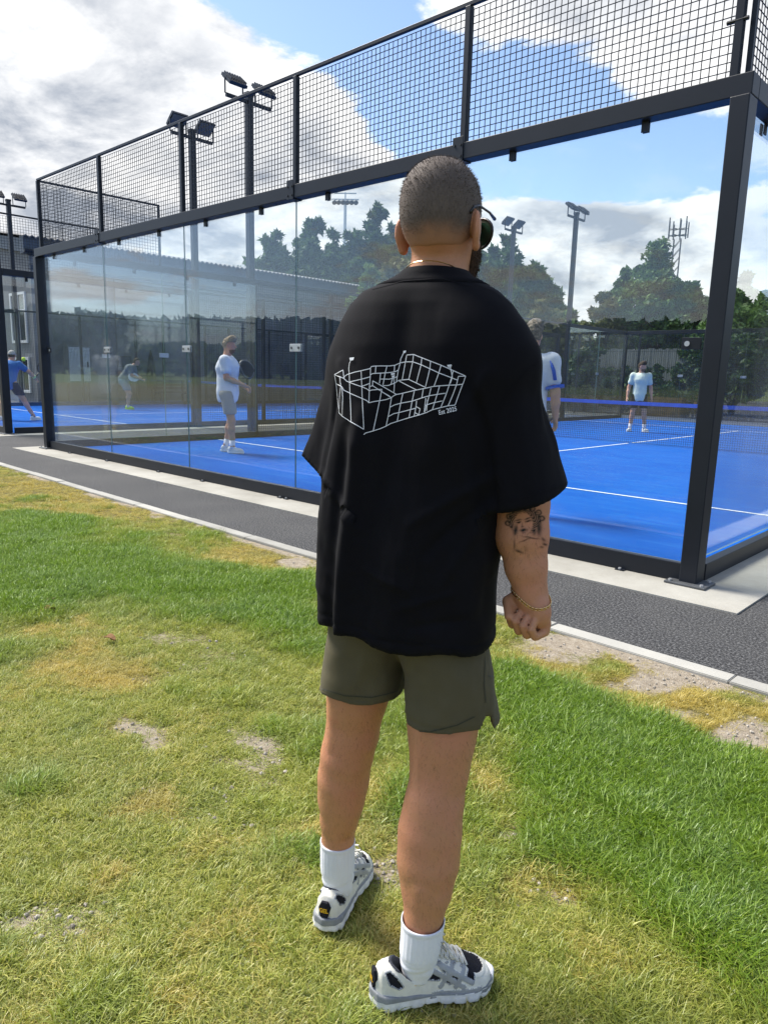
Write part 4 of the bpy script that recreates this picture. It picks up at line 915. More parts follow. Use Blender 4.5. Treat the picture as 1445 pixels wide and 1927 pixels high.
# beard
bv = Vol(HC-np.array([.11, .12, .17]), HC+np.array([.12, .14, .02]), .0036)
bv.ell(hp(0, .036, -.066), (.0605, .0660, .077), .015, 'add', HRm); bv.ell(hp(0, .078, -.114), (.038, .034, .030), .02)
bv.op(HC-.17, HC+.14, lambda X, Y, Z: (Z-HC[2])-(-.045)-.0*X, 0, 'and'); bv.op(HC-.17, HC+.14, lambda X, Y, Z: .012-((X-HC[0])*hf[0]+(Y-HC[1])*hf[1])-(Z-HC[2]+.05)*.12, 0, 'and')
bv.ell(hp(0, .105, -.083), (.022, .02, .009), .004, 'cut', HRm)
P_, F_ = bv.mesh(1); M['beard'] = mat('brown_beard', (.075, .042, .024), .8, .2, 0, .5, 220, .8, 350); beard = man_part('beard', P_, F_, M['beard'])
bn_ = vnormals(P_, F_); sel = rng.integers(0, len(P_), 5000); C, N_ = P_[sel], bn_[sel]; tdir = N_+rng.normal(size=N_.shape)*.5+np.array([0, 0, -.6]); tdir /= np.linalg.norm(tdir, axis=1)[:, None]; sd_ = np.cross(tdir, rng.normal(size=N_.shape)); sd_ /= np.linalg.norm(sd_, axis=1)[:, None]
V = np.stack([C-sd_*.0005, C+sd_*.0005, C+tdir*rng.uniform(.003, .008, (len(C), 1))], 1).reshape(-1, 3); o = link('bristles', mesh_np('bristles', lo(V), np.arange(len(V)).reshape(-1, 3)), beard, M['beard']); o['kind'] = 'stuff'
# sunglasses
M['acetate'] = mat('dark_tortoise_frame', (.012, .010, .009), .25, .5); M['lens'] = mat('dark_green_lens', (.008, .035, .022), .06, .8)
gl_ = MB(); gz = -.006
for s in (-1, 1): gl_.tube([lo(hp(s*.0690, -.034, gz-.006)), lo(hp(s*.0710, -.022, gz+.006)), lo(hp(s*.0725, .0, gz+.012)), lo(hp(s*.0735, .05, gz+.010)), lo(hp(s*.0700, .088, gz+.006))], [.0030, .0026, .0022, .0022, .0034], 8)
def rim(s): return [lo(hp(s*.0385+.0290*math.cos(a)*(1.0), .104-.020*abs((s*.0385+.029*math.cos(a))/.070)**2, gz-.016+.026*math.sin(a)*(1 if math.sin(a) > 0 else 1.12))) for a in np.linspace(0, 2*math.pi, 25)]
for s in (-1, 1): gl_.tube(rim(s), .0028, 6, False)
gl_.tube([lo(hp(-.010, .103, gz)), lo(hp(0, .107, gz+.004)), lo(hp(.010, .103, gz))], .0026, 6)
sg = gl_.build('sunglasses', M['acetate'], man, True)
for s in (-1, 1):
    r_ = rim(s)[:-1]; c = np.mean(r_, axis=0); lb = MB(); fo = hf*.0012
    V = [c-fo*2]+[p-fo for p in r_]+[c+fo*2]+[p+fo for p in r_]; n = len(r_); lb.add(V, [(0, 1+(i+1) % n, 1+i) for i in range(n)]+[(n+1, n+2+i, n+2+(i+1) % n) for i in range(n)]+[(1+i, 1+(i+1) % n, n+2+(i+1) % n, n+2+i) for i in range(n)]); lb.build('lens', M['lens'], sg)
# thin gold chain at the neck
ch = MB(); ch.tube([lo((.087+.0605*math.cos(a), 1.411+.0605*math.sin(a), 1.470+.022*(-math.sin(a))-.010*math.cos(a))) for a in np.linspace(0, 2*math.pi, 40)], .0011, 5, False); ch.build('neck_chain', M['gold'], man)

# ---- t-shirt
TS = R_(-20); sx_ = np.array([math.cos(TS), math.sin(TS)]); sn_ = np.array([-math.sin(TS), math.cos(TS)])     # across the shoulders / forward
prof = np.array([  # z, cx, cy, half width A, half depth B
    (1.495, .086, 1.412, .050, .050), (1.478, .086, 1.411, .062, .060), (1.462, .083, 1.410, .094, .072), (1.445, .074, 1.409, .127, .083), (1.42, .073, 1.408, .149, .096), (1.385, .075, 1.406, .170, .107), (1.345, .079, 1.405, .183, .118), (1.29, .078, 1.405, .189, .126),
    (1.22, .073, 1.406, .188, .132), (1.10, .060, 1.410, .182, .138), (1.0, .053, 1.412, .181, .142), (.90, .052, 1.413, .181, .145), (.80, .055, 1.413, .179, .147), (.70, .057, 1.413, .180, .149)])[::-1]
tv = Vol((-.24, 1.16, .68), (.40, 1.66, 1.53), .0046)
def torso(grow):
    def fn(X, Y, Z):
        z = Z[0, 0, :]; cx, cy, A, B = (np.interp(z, prof[:, 0], prof[:, i])[None, None, :] for i in (1, 2, 3, 4)); A = A+grow; B = B+grow
        a = (X-cx)*sx_[0]+(Y-cy)*sx_[1]; n = (X-cx)*sn_[0]+(Y-cy)*sn_[1]; q = (np.abs(a/(A*.985))**2.55+np.abs(n/(B*.97))**2.55)**(1/2.55); return (q-1)*np.minimum(A, B)*.8
    return fn
BIG0, BIG1 = (-.3, 1.1, .6), (.5, 1.7, 1.6)
tv.op(BIG0, BIG1, torso(0), .0)
# sleeves
SLR = ((.188, 1.342, 1.345), (.270, 1.320, 1.000)); SLL = ((-.030, 1.460, 1.36), (-.108, 1.472, 1.03))
def sleeve(v, ab, r0, r1, k, g=0.0, ext=0.0):
    p0, p1 = np.array(ab[0]), np.array(ab[1]); p1 = p1+(p1-p0)*ext; ax = p1-p0; L2 = ax@ax; axn = ax/math.sqrt(L2); v_ = np.array([-.20, .98, 0]); v_ -= axn*(v_@axn); v_ /= np.linalg.norm(v_); u_ = np.cross(v_, axn)
    def fn(X, Y, Z):
        x, y, z = X-p0[0], Y-p0[1], Z-p0[2]; t = np.clip((x*ax[0]+y*ax[1]+z*ax[2])/L2, 0, 1); x, y, z = x-t*ax[0], y-t*ax[1], z-t*ax[2]; A = r0+(r1-r0)*t*(1+ext)+g; B = r0+(r1*.80-r0)*t*(1+ext)+g
        u = x*u_[0]+y*u_[1]+z*u_[2]; w = x*v_[0]+y*v_[1]+z*v_[2]; h_ = x*axn[0]+y*axn[1]+z*axn[2]; pw = 2.0-.55*np.clip(t*1.6, 0, 1)
        return ((np.abs(u/A)**pw+np.abs(w/B)**pw+np.abs(h_/A)**2)**(1/pw)-1)*np.minimum(A, B)*.9
    v.op(np.minimum(p0, p1)-.12, np.maximum(p0, p1)+.12, fn, k)
tv.cone((.165, 1.352, 1.365), (.205, 1.340, 1.31), .058, .062, .06); tv.cone((-.008, 1.452, 1.36), (-.044, 1.463, 1.30), .054, .060, .06)
sleeve(tv, SLR, .058, .108, .016); sleeve(tv, SLL, .060, .092, .014)
tv.op(BIG0, BIG1, lambda X, Y, Z: Z-1.484, 0, 'and')
# cut the sleeve ends square to the arm, outside the torso
def slcut(hem, nrm, side):
    hem = np.array(hem); nrm = np.array(nrm, float); nrm /= np.linalg.norm(nrm)
    def fn(X, Y, Z):
        d = (X-hem[0])*nrm[0]+(Y-hem[1])*nrm[1]+(Z-hem[2])*nrm[2]           # >0 below the hem
        t = torso(.0)(X, Y, Z); return np.maximum(d, -t+.001)*-1 if False else -np.minimum(d, t-.001)
    return fn
for hem, nrm in (((.285, 1.322, 1.083), (.30, .10, -.95)), ((-.135, 1.47, 1.098), (-.62, .0, -.78))):
    f_ = slcut(hem, nrm, 0); sl, X, Y, Z = tv.region((-.24, 1.16, .80) if hem[0] < 0 else (.17, 1.16, .80), (-.02, 1.66, 1.2) if hem[0] < 0 else (.40, 1.66, 1.2)); e = f_(X, Y, Z).astype(np.float32); tv.d[sl] = np.maximum(tv.d[sl], -e)
# hollow the shirt from below and the sleeves from their ends
hv2 = Vol((-.24, 1.16, .68), (.40, 1.66, 1.53), .0046); hv2.op(BIG0, BIG1, torso(-.011), 0); inner = hv2.d.copy(); zz_ = hv2.ax[2][None, None, :]
inner = np.maximum(inner, zz_-.86); tv.d = np.maximum(tv.d, -inner)
for ab, r0_, r1, zc in ((SLR, .058, .108, 1.125), (SLL, .060, .092, 1.14)):
    hv2.d[:] = .2; sleeve(hv2, ab, r0_, r1, 0, -.011, .3); XX_, YY_, ZZ_ = np.meshgrid(*hv2.ax, indexing='ij', sparse=True); e = np.maximum(np.maximum(hv2.d, zz_-zc), .004-torso(0)(XX_, YY_, ZZ_)).astype(np.float32); tv.d = np.maximum(tv.d, -e)
# hem: dips at the right, lifted over the left
def hemz(X, Y): 
    a = (X-.057)*sx_[0]+(Y-1.41)*sx_[1]; return .784-.012*np.clip(a/.17, -1, 1)-.006*np.sin(a*30+.9)+.0015*np.sin(a*75)
tv.op(BIG0, BIG1, lambda X, Y, Z: hemz(X, Y)-Z, 0, 'and')
TP, TF = tv.mesh(2); del tv, hv2, inner
def folds(P, N):
    a = (P[:, 0]-.065)*sx_[0]+(P[:, 1]-1.41)*sx_[1]; n = (P[:, 0]-.065)*sn_[0]+(P[:, 1]-1.41)*sn_[1]; z = P[:, 2]; back = np.clip(-n/.06, 0, 1); d = np.zeros(len(P))
    def ridge(pts, w, amp, z0, z1, sharp=1.0):
        zz, aa = zip(*pts); c = np.interp(z, zz[::-1], aa[::-1]); g = np.exp(-((a-c)/w)**2); env = np.clip((z1-z)/.08, 0, 1)*np.clip((z-z0)/.05, 0, 1); return amp*g*env
    d += back*ridge([(1.28, -.070), (1.0, -.090), (.77, -.108)], .017, .014, .70, 1.24)          # long drape left of the middle
    d -= back*ridge([(1.28, -.100), (1.0, -.125), (.77, -.140)], .014, .010, .70, 1.20)
    d += ridge([(1.3, -.150), (1.0, -.172), (.77, -.172)], .016, .008, .70, 1.20)
    d -= back*ridge([(1.20, -.02), (1.0, -.04), (.77, -.065)], .022, .007, .70, 1.16)
    d += back*ridge([(1.15, .035), (1.0, .02), (.77, .0)], .028, .005, .70, 1.10)
    d += back*ridge([(1.28, .085), (1.1, .125), (.95, .152)], .014, .007, .90, 1.26)          # from the shoulder blade to the armpit
    d -= back*ridge([(1.20, .125), (1.05, .155), (.85, .165)], .014, .007, .80, 1.20)
    d += back*ridge([(1.06, .10), (.9, .12), (.77, .13)], .024, .006, .70, 1.02)
    d -= back*ridge([(1.31, .112), (1.20, .150), (1.06, .174)], .009, .010, 1.02, 1.33)
    d -= back*ridge([(1.30, -.128), (1.20, -.150), (1.06, -.168)], .008, .008, 1.02, 1.31)
    d -= back*ridge([(1.44, .0), (1.2, -.004), (1.0, -.01)], .026, .006, 1.05, 1.46); d += back*ridge([(1.42, .085), (1.25, .075), (1.12, .06)], .04, .005, 1.12, 1.42); d += back*ridge([(1.42, -.085), (1.25, -.08), (1.12, -.06)], .04, .005, 1.12, 1.42)
    # fine wrinkles low on the back and under the arms
    Q = np.stack([a*1.0+z*.6, z*.75-a*.3], 1); w = .5-np.abs(fbm(Q, 15, 3, 3)-.5)*4; low = np.clip((1.05-z)/.2, 0, 1); d += w*.0036*low*back
    Q2 = np.stack([a*1.6, z*.5], 1); d += (fbm(Q2, 14, 8, 3)-.5)*.014*np.clip((1.30-z)/.2, 0.2, 1)
    for a0, z0, a1, z1, w_, am in ((.17, 1.12, .02, 1.02, .010, .0045), (.17, 1.09, .05, .96, .009, -.004), (.165, 1.06, .08, .90, .009, .004), (-.17, 1.10, -.06, 1.00, .009, .004), (.15, 1.30, .10, 1.20, .010, .0045), (-.13, 1.31, -.10, 1.20, .010, .004), (.11, .90, .0, .86, .007, .003), (.13, .85, .03, .83, .007, -.003), (-.05, .93, .04, .90, .007, .0028)):
        t = np.clip(((a-a0)*(a1-a0)+(z-z0)*(z1-z0))/((a1-a0)**2+(z1-z0)**2), 0, 1); d += back*1.5*am*np.exp(-(((a-a0-t*(a1-a0))**2+(z-z0-t*(z1-z0))**2)/w_**2))*np.sin(np.pi*np.clip(t*.9+.1, 0, 1))**.5
    # sleeves: folds falling from the shoulder
    arm = np.clip((np.abs(a)-.19)/.03, 0, 1); Q3_ = np.stack([np.arctan2(n, np.abs(a)-.21)*.05, z*.25], 1); d += arm*(fbm(Q3_, 34, 5, 2)-.5)*.012*np.clip((1.36-z)/.1, 0, 1)
    d += .0022*np.exp(-((z-hemz(P[:, 0], P[:, 1])-.022)/.003)**2)*-1*(np.abs(a) < .19)            # hem stitching
    return d
def outward(P):
    cx = np.interp(P[:, 2], prof[:, 0], prof[:, 1]); a = (P[:, 0]-cx)*sx_[0]+(P[:, 1]-1.41)*sx_[1]; n = (P[:, 0]-cx)*sn_[0]+(P[:, 1]-1.41)*sn_[1]
    A = np.interp(P[:, 2], prof[:, 0], prof[:, 3]); B = np.interp(P[:, 2], prof[:, 0], prof[:, 4]); D = np.stack([a/A**2, n/B**2], 1); D /= np.linalg.norm(D, axis=1)[:, None]+1e-9
    O = np.column_stack([D[:, :1]*sx_[None]+D[:, 1:]*sn_[None], np.zeros(len(P))]); q = np.hypot(a/A, n/B)
    for (p0, p1), s_ in ((SLR, 1), (SLL, -1)):
        p0, p1 = np.array(p0), np.array(p1); t = np.clip(((P-p0)@(p1-p0))/((p1-p0)@(p1-p0)), 0, 1.2); R = P-p0-t[:, None]*(p1-p0); R /= np.linalg.norm(R, axis=1)[:, None]+1e-9
        w = np.clip((q-1.02)/.12, 0, 1)*(np.sign(a) == s_); O = O*(1-w[:, None])+R*w[:, None]
    return O/(np.linalg.norm(O, axis=1)[:, None]+1e-9)
TN = vnormals(TP, TF); TP = TP+outward(TP)*folds(TP, TN)[:, None]; TP = TP+.35*(lap(TP, TF)-TP)
def tq(P):
    cx, cy, A, B = (np.interp(P[:, 2], prof[:, 0], prof[:, i]) for i in (1, 2, 3, 4)); a = (P[:, 0]-cx)*sx_[0]+(P[:, 1]-cy)*sx_[1]; n = (P[:, 0]-cx)*sn_[0]+(P[:, 1]-cy)*sn_[1]; return np.hypot(a/A, n/B)
for hem, nrm in (((.285, 1.322, 1.083), (.30, .10, -.95)), ((-.135, 1.47, 1.098), (-.62, .0, -.78))):        # clean straight hems
    n_ = np.array(nrm)/np.linalg.norm(nrm); d_ = (TP-np.array(hem))@n_; side_ = (TP[:, 0] > .17) if hem[0] > 0 else (TP[:, 0] < -.02); m_ = side_ & (tq(TP) > 1.08) & (d_ > -.006) & (d_ < .02) & (TP[:, 2] > .95) & (TP[:, 2] < 1.2); TP[m_] -= n_[None]*(d_[m_])[:, None]
hz_ = hemz(TP[:, 0], TP[:, 1]); m_ = np.abs(TP[:, 2]-hz_) < .0055; TP[m_, 2] = hz_[m_]
tee = man_part('t_shirt', TP, TF, M['tee']); tee_bvh = bvh(TP, TF); TN = vnormals(TP, TF)
# collar rib: a flat band lying on the neck edge
cb = MB(); nseg = 64; V = []
for i in range(nseg):
    a = 2*math.pi*i/nseg; dv = np.array([math.cos(a)*sx_[0]+math.sin(a)*sn_[0], math.cos(a)*sx_[1]+math.sin(a)*sn_[1], 0]); c0 = np.array([.086, 1.411, 0]); sag = -.012*(math.sin(a)+1)*.5
    rows = []
    for k, zr in enumerate((1.4555, 1.4640, 1.4735)):
        h_ = tee_bvh.ray_cast(Vector(c0+dv*.25+np.array([0, 0, zr])), Vector(-dv)); nn = np.array(h_[1]) if h_[0] is not None else dv; nn = nn if nn@dv > -.2 else -nn
        q_ = np.array(h_[0]) if h_[0] is not None else c0+dv*.066+np.array([0, 0, zr]); q_ = q_+nn*(.0014 if k else .0010); rows.append((np.linalg.norm((q_-c0)[:2]), q_[2]))
    prof_ = [(rows[0][0]-.004, rows[0][1]-.002), rows[0], rows[1], rows[2], (.0640, 1.4855), (.0612, 1.4862), (.0590, 1.480), (.0600, 1.4590)]
    for r_, z_ in prof_: p_ = c0+dv*r_; V.append(lo((p_[0], p_[1], z_+(sag*.6 if z_ > 1.479 else 0))))
n_ = 8; F = [(n_*i+k, n_*i+(k+1) % n_, n_*((i+1) % nseg)+(k+1) % n_, n_*((i+1) % nseg)+k) for i in range(nseg) for k in range(n_)]
cb.add(V, F); cb.build('collar', M['rib'], tee, True)

def hit(tree, px, py, off=.0):
    o, d = px_local(px, py); d = d/np.linalg.norm(d); loc, nor, i, dist = tree.ray_cast(Vector(o), Vector(d))
    if loc is None: return None, None
    n = np.array(nor); n = n if n@d < 0 else -n; return np.array(loc)+n*off, n
def ribbons(lines, tree, to_px, w, off, step=3.0):
    out = MB()
    for ln_ in lines:
        pts = []
        for (x0, y0), (x1, y1) in zip(ln_[:-1], ln_[1:]):
            n = max(1, int(math.hypot(x1-x0, y1-y0)/step)); pts += [(x0+(x1-x0)*i/n, y0+(y1-y0)*i/n) for i in range(n)]
        pts.append(ln_[-1]); H = [hit(tree, *to_px(*p), off) for p in pts]; H = [(p, n) for p, n in H if p is not None]
        if len(H) < 2: continue
        P = np.array([h[0] for h in H]); N = np.array([h[1] for h in H]); T = np.gradient(P, axis=0); S = np.cross(N, T); S /= np.linalg.norm(S, axis=1)[:, None]+1e-9
        V = np.concatenate([P-S*w/2, P+S*w/2]); n = len(P); out.add(lo(V), [(i, i+1, n+i+1, n+i) for i in range(n-1)])
    return out
# the court drawing on the back, in white print (curve points run along the drawing)
LN = [
 [(150,360),(225,322),(232,398),(150,360)], [(150,360),(163,440),(188,670)], [(163,440),(215,472),(232,505),(320,545),(400,580),(437,597),(457,617),(500,606),(553,598),(610,588),(657,571)],
 [(232,398),(240,378),(262,362),(330,340),(390,327),(468,308)], [(232,398),(258,422),(330,450),(388,470),(440,492),(462,510)], [(190,705),(220,737),(300,792),(407,857)],
 [(215,472),(222,560),(220,737)], [(197,380),(207,470),(197,560),(190,705)], [(283,360),(288,520),(300,792)], [(388,330),(394,470),(400,640),(408,857)], [(283,360),(278,310),(284,260),(297,232)],
 [(285,428),(390,404),(468,382)], [(388,470),(430,455),(468,440)],
 [(468,308),(480,290),(500,286),(560,284),(640,284),(690,278),(740,256),(790,247),(855,246)], [(472,308),(470,380),(462,470),(457,617)], [(470,365),(490,353),(540,350),(610,346),(660,342),(700,333),(722,320)],
 [(520,287),(515,350)], [(618,286),(603,350),(583,455)], [(688,278),(684,340)], [(562,350),(552,440)], [(556,402),(640,403),(690,390),(715,378)], [(470,470),(490,462),(492,464)],
 [(492,418),(705,541),(690,550)], [(492,418),(490,462),(657,571)], [(458,512),(480,502),(520,498),(573,494),(570,516),(640,555),(657,571)], [(573,494),(553,598),(495,870)],
 [(583,462),(630,460),(690,438),(722,415),(760,410),(818,405)], [(740,256),(722,320),(705,420)], [(655,450),(672,385)], [(680,390),(686,450),(682,520)],
 [(800,185),(862,180),(1000,235),(1110,278),(1215,325),(1325,375)], [(800,185),(788,250),(760,405)], [(862,180),(855,246),(820,405)], [(855,246),(935,275),(1010,310),(1090,348),(1200,390),(1255,412)],
 [(937,208),(930,275),(888,435)], [(1015,240),(1008,310),(970,470)], [(1108,280),(1088,348),(1045,468)], [(1217,325),(1200,392),(1180,455)],
 [(818,405),(970,478)], [(730,420),(888,500)], [(705,541),(740,536),(870,505),(970,485),(1045,468),(1100,463),(1180,457),(1250,455),(1300,448)], [(657,571),(690,546),(705,541)],
 [(1325,375),(1262,378),(1255,412),(1245,455)], [(1325,375),(1300,448),(1232,638)], [(660,568),(640,690),(610,828)], [(765,535),(745,620),(713,785)], [(870,510),(850,600),(822,752)], [(950,490),(937,572)], [(1018,484),(1000,560),(960,705)], [(1095,465),(1070,550),(1030,680)],
 [(1180,457),(1145,560),(1105,660)], [(1245,455),(1210,550),(1170,645)], [(645,657),(690,635),(750,620),(850,602),(940,572),(1005,553),(1080,540),(1145,530)], [(630,742),(680,715),(740,703),(830,680),(878,667)],
 [(968,640),(1035,618),(1118,600)], [(407,905),(425,890),(490,873),(560,850),(610,828),(650,805),(713,785),(822,752),(910,728),(975,706),(1030,680),(1105,660),(1170,645),(1232,638)],
 [(890,598),(885,650),(922,672),(908,726),(876,705),(885,650)], [(885,650),(868,738)], [(972,575),(958,700)], [(988,590),(978,690)], [(800,185),(790,247)], [(740,256),(745,220),(765,178),(775,165)], [(1190,295),(1200,340),(1208,385),(1190,440)], [(1213,335),(1190,440)], [(465,440),(462,510)]]
PX = lambda x, y: (600+x/4.8167, 630+y/4.8167)
pr = ribbons(LN, tee_bvh, PX, .00135, .0020, 8.0)
for q in ([(286,210),(328,206),(320,232),(290,236)], [(770,148),(797,145),(790,166),(768,168)], [(655,350),(690,346),(690,362),(657,368)], [(662,372),(690,368),(688,385),(664,390)], [(1163,275),(1200,270),(1205,284),(1165,290)], [(1168,292),(1200,286),(1198,296),(1172,300)]):
    H = [hit(tee_bvh, *PX(*p), .0024)[0] for p in q]; pr.add(lo(H), [(0, 1, 2, 3)])
def text_tris(txt, bold=0.0, size=1.0):
    cu = bpy.data.curves.new('txt', 'FONT'); cu.body = txt; cu.size = size; cu.offset = bold; cu.resolution_u = 3; o = bpy.data.objects.new('txt', cu); COL.objects.link(o)
    dg = bpy.context.evaluated_depsgraph_get(); me = bpy.data.meshes.new_from_object(o.evaluated_get(dg)); V = np.array([v.co[:] for v in me.vertices]); F = [tuple(p.vertices) for p in me.polygons]
    bpy.data.objects.remove(o); bpy.data.curves.remove(cu); bpy.data.meshes.remove(me); return V[:, :2], F
V, F = text_tris('Est 2025', .012); wmax = V[:, 0].max(); p0, p1, up_ = np.array([1088, 726.]), np.array([1250, 690.]), np.array([-10, -58.])
Q = [p0+(p1-p0)*v[0]/wmax+up_*v[1] for v in V]; H = [hit(tee_bvh, *PX(*q), .0022)[0] for q in Q]
if all(h is not None for h in H): pr.add(lo(H), F)
pr.build('back_print', M['print'], tee)
# seams of shoulder and sleeve as raised stitching lines
sm = ribbons([[(880, 530), (925, 548), (965, 575)], [(1012, 680), (985, 705), (950, 745), (932, 785), (925, 830)], [(940, 944), (1000, 932), (1068, 908)], [(622, 1176), (655, 1196), (740, 1203), (800, 1214), (860, 1222), (928, 1212)], [(700, 545), (760, 529), (830, 524), (885, 540)]], tee_bvh, lambda x, y: (x, y), .0022, .0012, 4.0)
sm.build('seam', M['rib'], tee)

# ---- shorts
sv = Vol((-.17, 1.18, .52), (.30, 1.62, 1.0), .0050)
def tube_sdf(zs, cx, cy, A, B):
    def fn(X, Y, Z):
        z = Z[0, 0, :]; c0, c1, a, b_ = (np.interp(z, zs, v)[None, None, :] for v in (cx, cy, A, B)); p = (X-c0)*sx_[0]+(Y-c1)*sx_[1]; n = (X-c0)*sn_[0]+(Y-c1)*sn_[1]
        return ((np.abs(p/a)**2.2+np.abs(n/b_)**2.2)**(1/2.2)-1)*np.minimum(a, b_)*.85
    return fn
zl = [.55, .62, .70, .80, .90, 1.0]
LT = lambda g: tube_sdf(zl, [-.040, -.036, -.030, -.012, .02, .04], [1.452, 1.450, 1.447, 1.44, 1.43, 1.42], [.0905+g, .0895+g, .087+g, .095+g, .12+g, .13+g], [.092+g, .093+g, .096+g, .105+g, .11+g, .11+g])
RT = lambda g: tube_sdf(zl, [.149, .148, .143, .115, .09, .07], [1.355, 1.360, 1.368, 1.38, 1.40, 1.41], [.0965+g, .0955+g, .091+g, .090+g, .10+g, .11+g], [.096+g, .096+g, .099+g, .108+g, .11+g, .11+g])
S0, S1 = (-.2, 1.1, .5), (.35, 1.7, 1.0)
sv.op(S0, S1, LT(0), 0); sv.op(S0, S1, RT(0), .012)
sv.op(S0, S1, lambda X, Y, Z: (.612+.010*(1-np.clip((Y-1.45)/.09, -1, 1))+.003*np.sin(X*40))*(X < .055)+(.590+.016*(1-np.clip((Y-1.35)/.09, -1, 1))+.003*np.sin(X*36+1))*(X >= .055)-Z, 0, 'and')
hv3 = Vol((-.17, 1.18, .52), (.30, 1.62, 1.0), .0050); hv3.op(S0, S1, LT(-.010), 0); hv3.op(S0, S1, RT(-.010), .010); sv.d = np.maximum(sv.d, -np.maximum(hv3.d, hv3.ax[2][None, None, :]-.70))
sv.ell((.212, 1.275, .596), (.0125, .055, .055), .003, 'cut')            # side vent
SP, SF = sv.mesh(2); del sv, hv3
SN = vnormals(SP, SF); zq = SP[:, 2]; d = (fbm(np.stack([SP[:, 0]*1.3+SP[:, 1]*.8, zq*.8], 1), 14, 21, 3)-.5)*.014+.010*np.exp(-((SP[:, 0]-.045)/.012)**2)*0
d -= .0022*np.exp(-((zq-.640+.012*(SP[:, 0] > .055))/.0035)**2); _lx = SP[:, 0]-np.where(SP[:, 0] < .055, -.036, .146); _ly = SP[:, 1]-np.where(SP[:, 0] < .055, 1.45, 1.36); _lr = np.hypot(_lx, _ly)+1e-9
SP = SP+np.column_stack([_lx/_lr, _ly/_lr, 0*_lr])*d[:, None]
shorts = man_part('shorts', SP, SF, M['shorts']); shorts_bvh = bvh(SP, SF)
M['shorts_seam'] = cloth('olive_stitch', (.05, .052, .033), .9)
ribbons([[(912, 1236), (910, 1290), (913, 1322)], [(606, 1296), (650, 1309), (700, 1312), (750, 1300)], [(768, 1374), (810, 1377), (860, 1364), (893, 1348)], [(918, 1272), (936, 1274)]], shorts_bvh, lambda x, y: (x, y), .0022, .0014, 4.0).build('stitching', M['shorts_seam'], shorts)

# ---- bracelet of flat links
bl = MB(); cB = np.array([.2865, 1.3155, .888]); nl = 36; loop = []
for i in range(nl):
    a = 2*math.pi*i/nl; o_ = np.array([math.cos(a), math.sin(a), 0]); zc = cB[2]+.010*math.cos(a-2.2)-.011*math.exp(-((math.atan2(math.sin(a+1.75), math.cos(a+1.75)))/.8)**2); c0 = np.array([cB[0], cB[1], zc])
    h_ = body_bvh.ray_cast(Vector(c0+o_*.09), Vector(-o_)); loop.append(np.array(h_[0])+o_*.0018 if h_[0] is not None else c0+o_*.03)
for i in range(nl):
    c = loop[i]; t_ = loop[(i+1) % nl]-loop[i-1]; L2 = np.linalg.norm(t_)*.30; t_ = t_/np.linalg.norm(t_); w_ = np.cross(t_, c-cB); w_ /= np.linalg.norm(w_)
    bl.tube([lo(c+t_*L2*math.cos(q)+w_*.0030*math.sin(q)) for q in np.linspace(0, 2*math.pi, 9)], .0011, 5, False)
bl.build('bracelet', M['gold'], man, True)

# ---- tattoo on the forearm: grey-green shading of a generic curly-haired portrait
def ink_at(u, v):
    """u right, v down, 0..1: a plain tattooed portrait of a curly-haired woman"""
    P = np.stack([u, v], 1); uu = u+(fbm(P, 6, 61)-.5)*.05; vv = v+(fbm(P, 6, 62)-.5)*.05; s = np.zeros(len(u))
    def blob(cx, cy, rx, ry, k, an=0.0):
        c, q = math.cos(an), math.sin(an); x, y = (uu-cx)*c+(vv-cy)*q, -(uu-cx)*q+(vv-cy)*c; return k*np.exp(-(x/rx)**2-(y/ry)**2)
    fx, fy = (uu-.44)/.225, (vv-.335)/.235; face = np.hypot(fx, fy); hx, hy = (uu-.47)/.40, (vv-.27)/.265; hair = np.hypot(hx, hy)
    m = np.clip((1.02-hair)/.12, 0, 1)*np.clip((face-.86)/.16, 0, 1); m = m*(vv < .56)
    th = np.arctan2(hy, hx); curl = np.clip(.55+.45*np.sin(th*15+7*np.sin(hair*9)), 0, 1)**1.6; s = np.maximum(s, m*(.18+.72*curl))
    for cx, cy in ((.12, .20), (.18, .10), (.32, .05), (.48, .03), (.64, .05), (.78, .12), (.86, .23), (.09, .32)):
        r_ = np.hypot((uu-cx)/.075, (vv-cy)/.055); s = np.maximum(s, .75*np.exp(-((r_-.75)/.28)**2))
    for b_ in ((.33, .27, .075, .014, .8, -.15), (.55, .24, .085, .014, .8, -.25), (.345, .315, .055, .016, .95, -.1), (.56, .29, .065, .016, .95, -.2), (.43, .39, .03, .014, .6, 0), (.42, .37, .012, .05, .35, .2), (.445, .455, .075, .026, 1.0, -.1), (.445, .50, .05, .012, .4, 0), (.27, .46, .045, .08, .85, .2), (.80, .40, .06, .15, .8, -.1), (.70, .47, .05, .08, .5, 0), (.62, .60, .20, .014, .6, .15), (.50, .64, .14, .012, .5, -.3), (.24, .72, .022, .10, .5, .1), (.33, .84, .10, .022, .6, .3), (.50, .80, .05, .06, .2, 0), (.90, .62, .05, .03, .55, .4), (.93, .71, .05, .025, .6, .2), (.86, .77, .05, .02, .4, 0)): s = np.maximum(s, blob(*b_))
    return np.clip(s*(.8+.4*fbm(P, 26, 63)), 0, .92)
nu, nv = 74, 100; gp = []; ok = True
V = []; uvs = []
for j in range(nv+1):
    for i in range(nu+1):
        u, v = i/nu, j/nv; p_, n_ = hit(body_bvh, 948+u*82, 952+v*100, .0006); V.append(p_); uvs.append((u, v))
good = np.array([p is not None and p[2] < 1.2 and p[0] > .2 for p in V]); Vc = np.array([p if g_ else (0, 0, 0) for p, g_ in zip(V, good)]); F = []
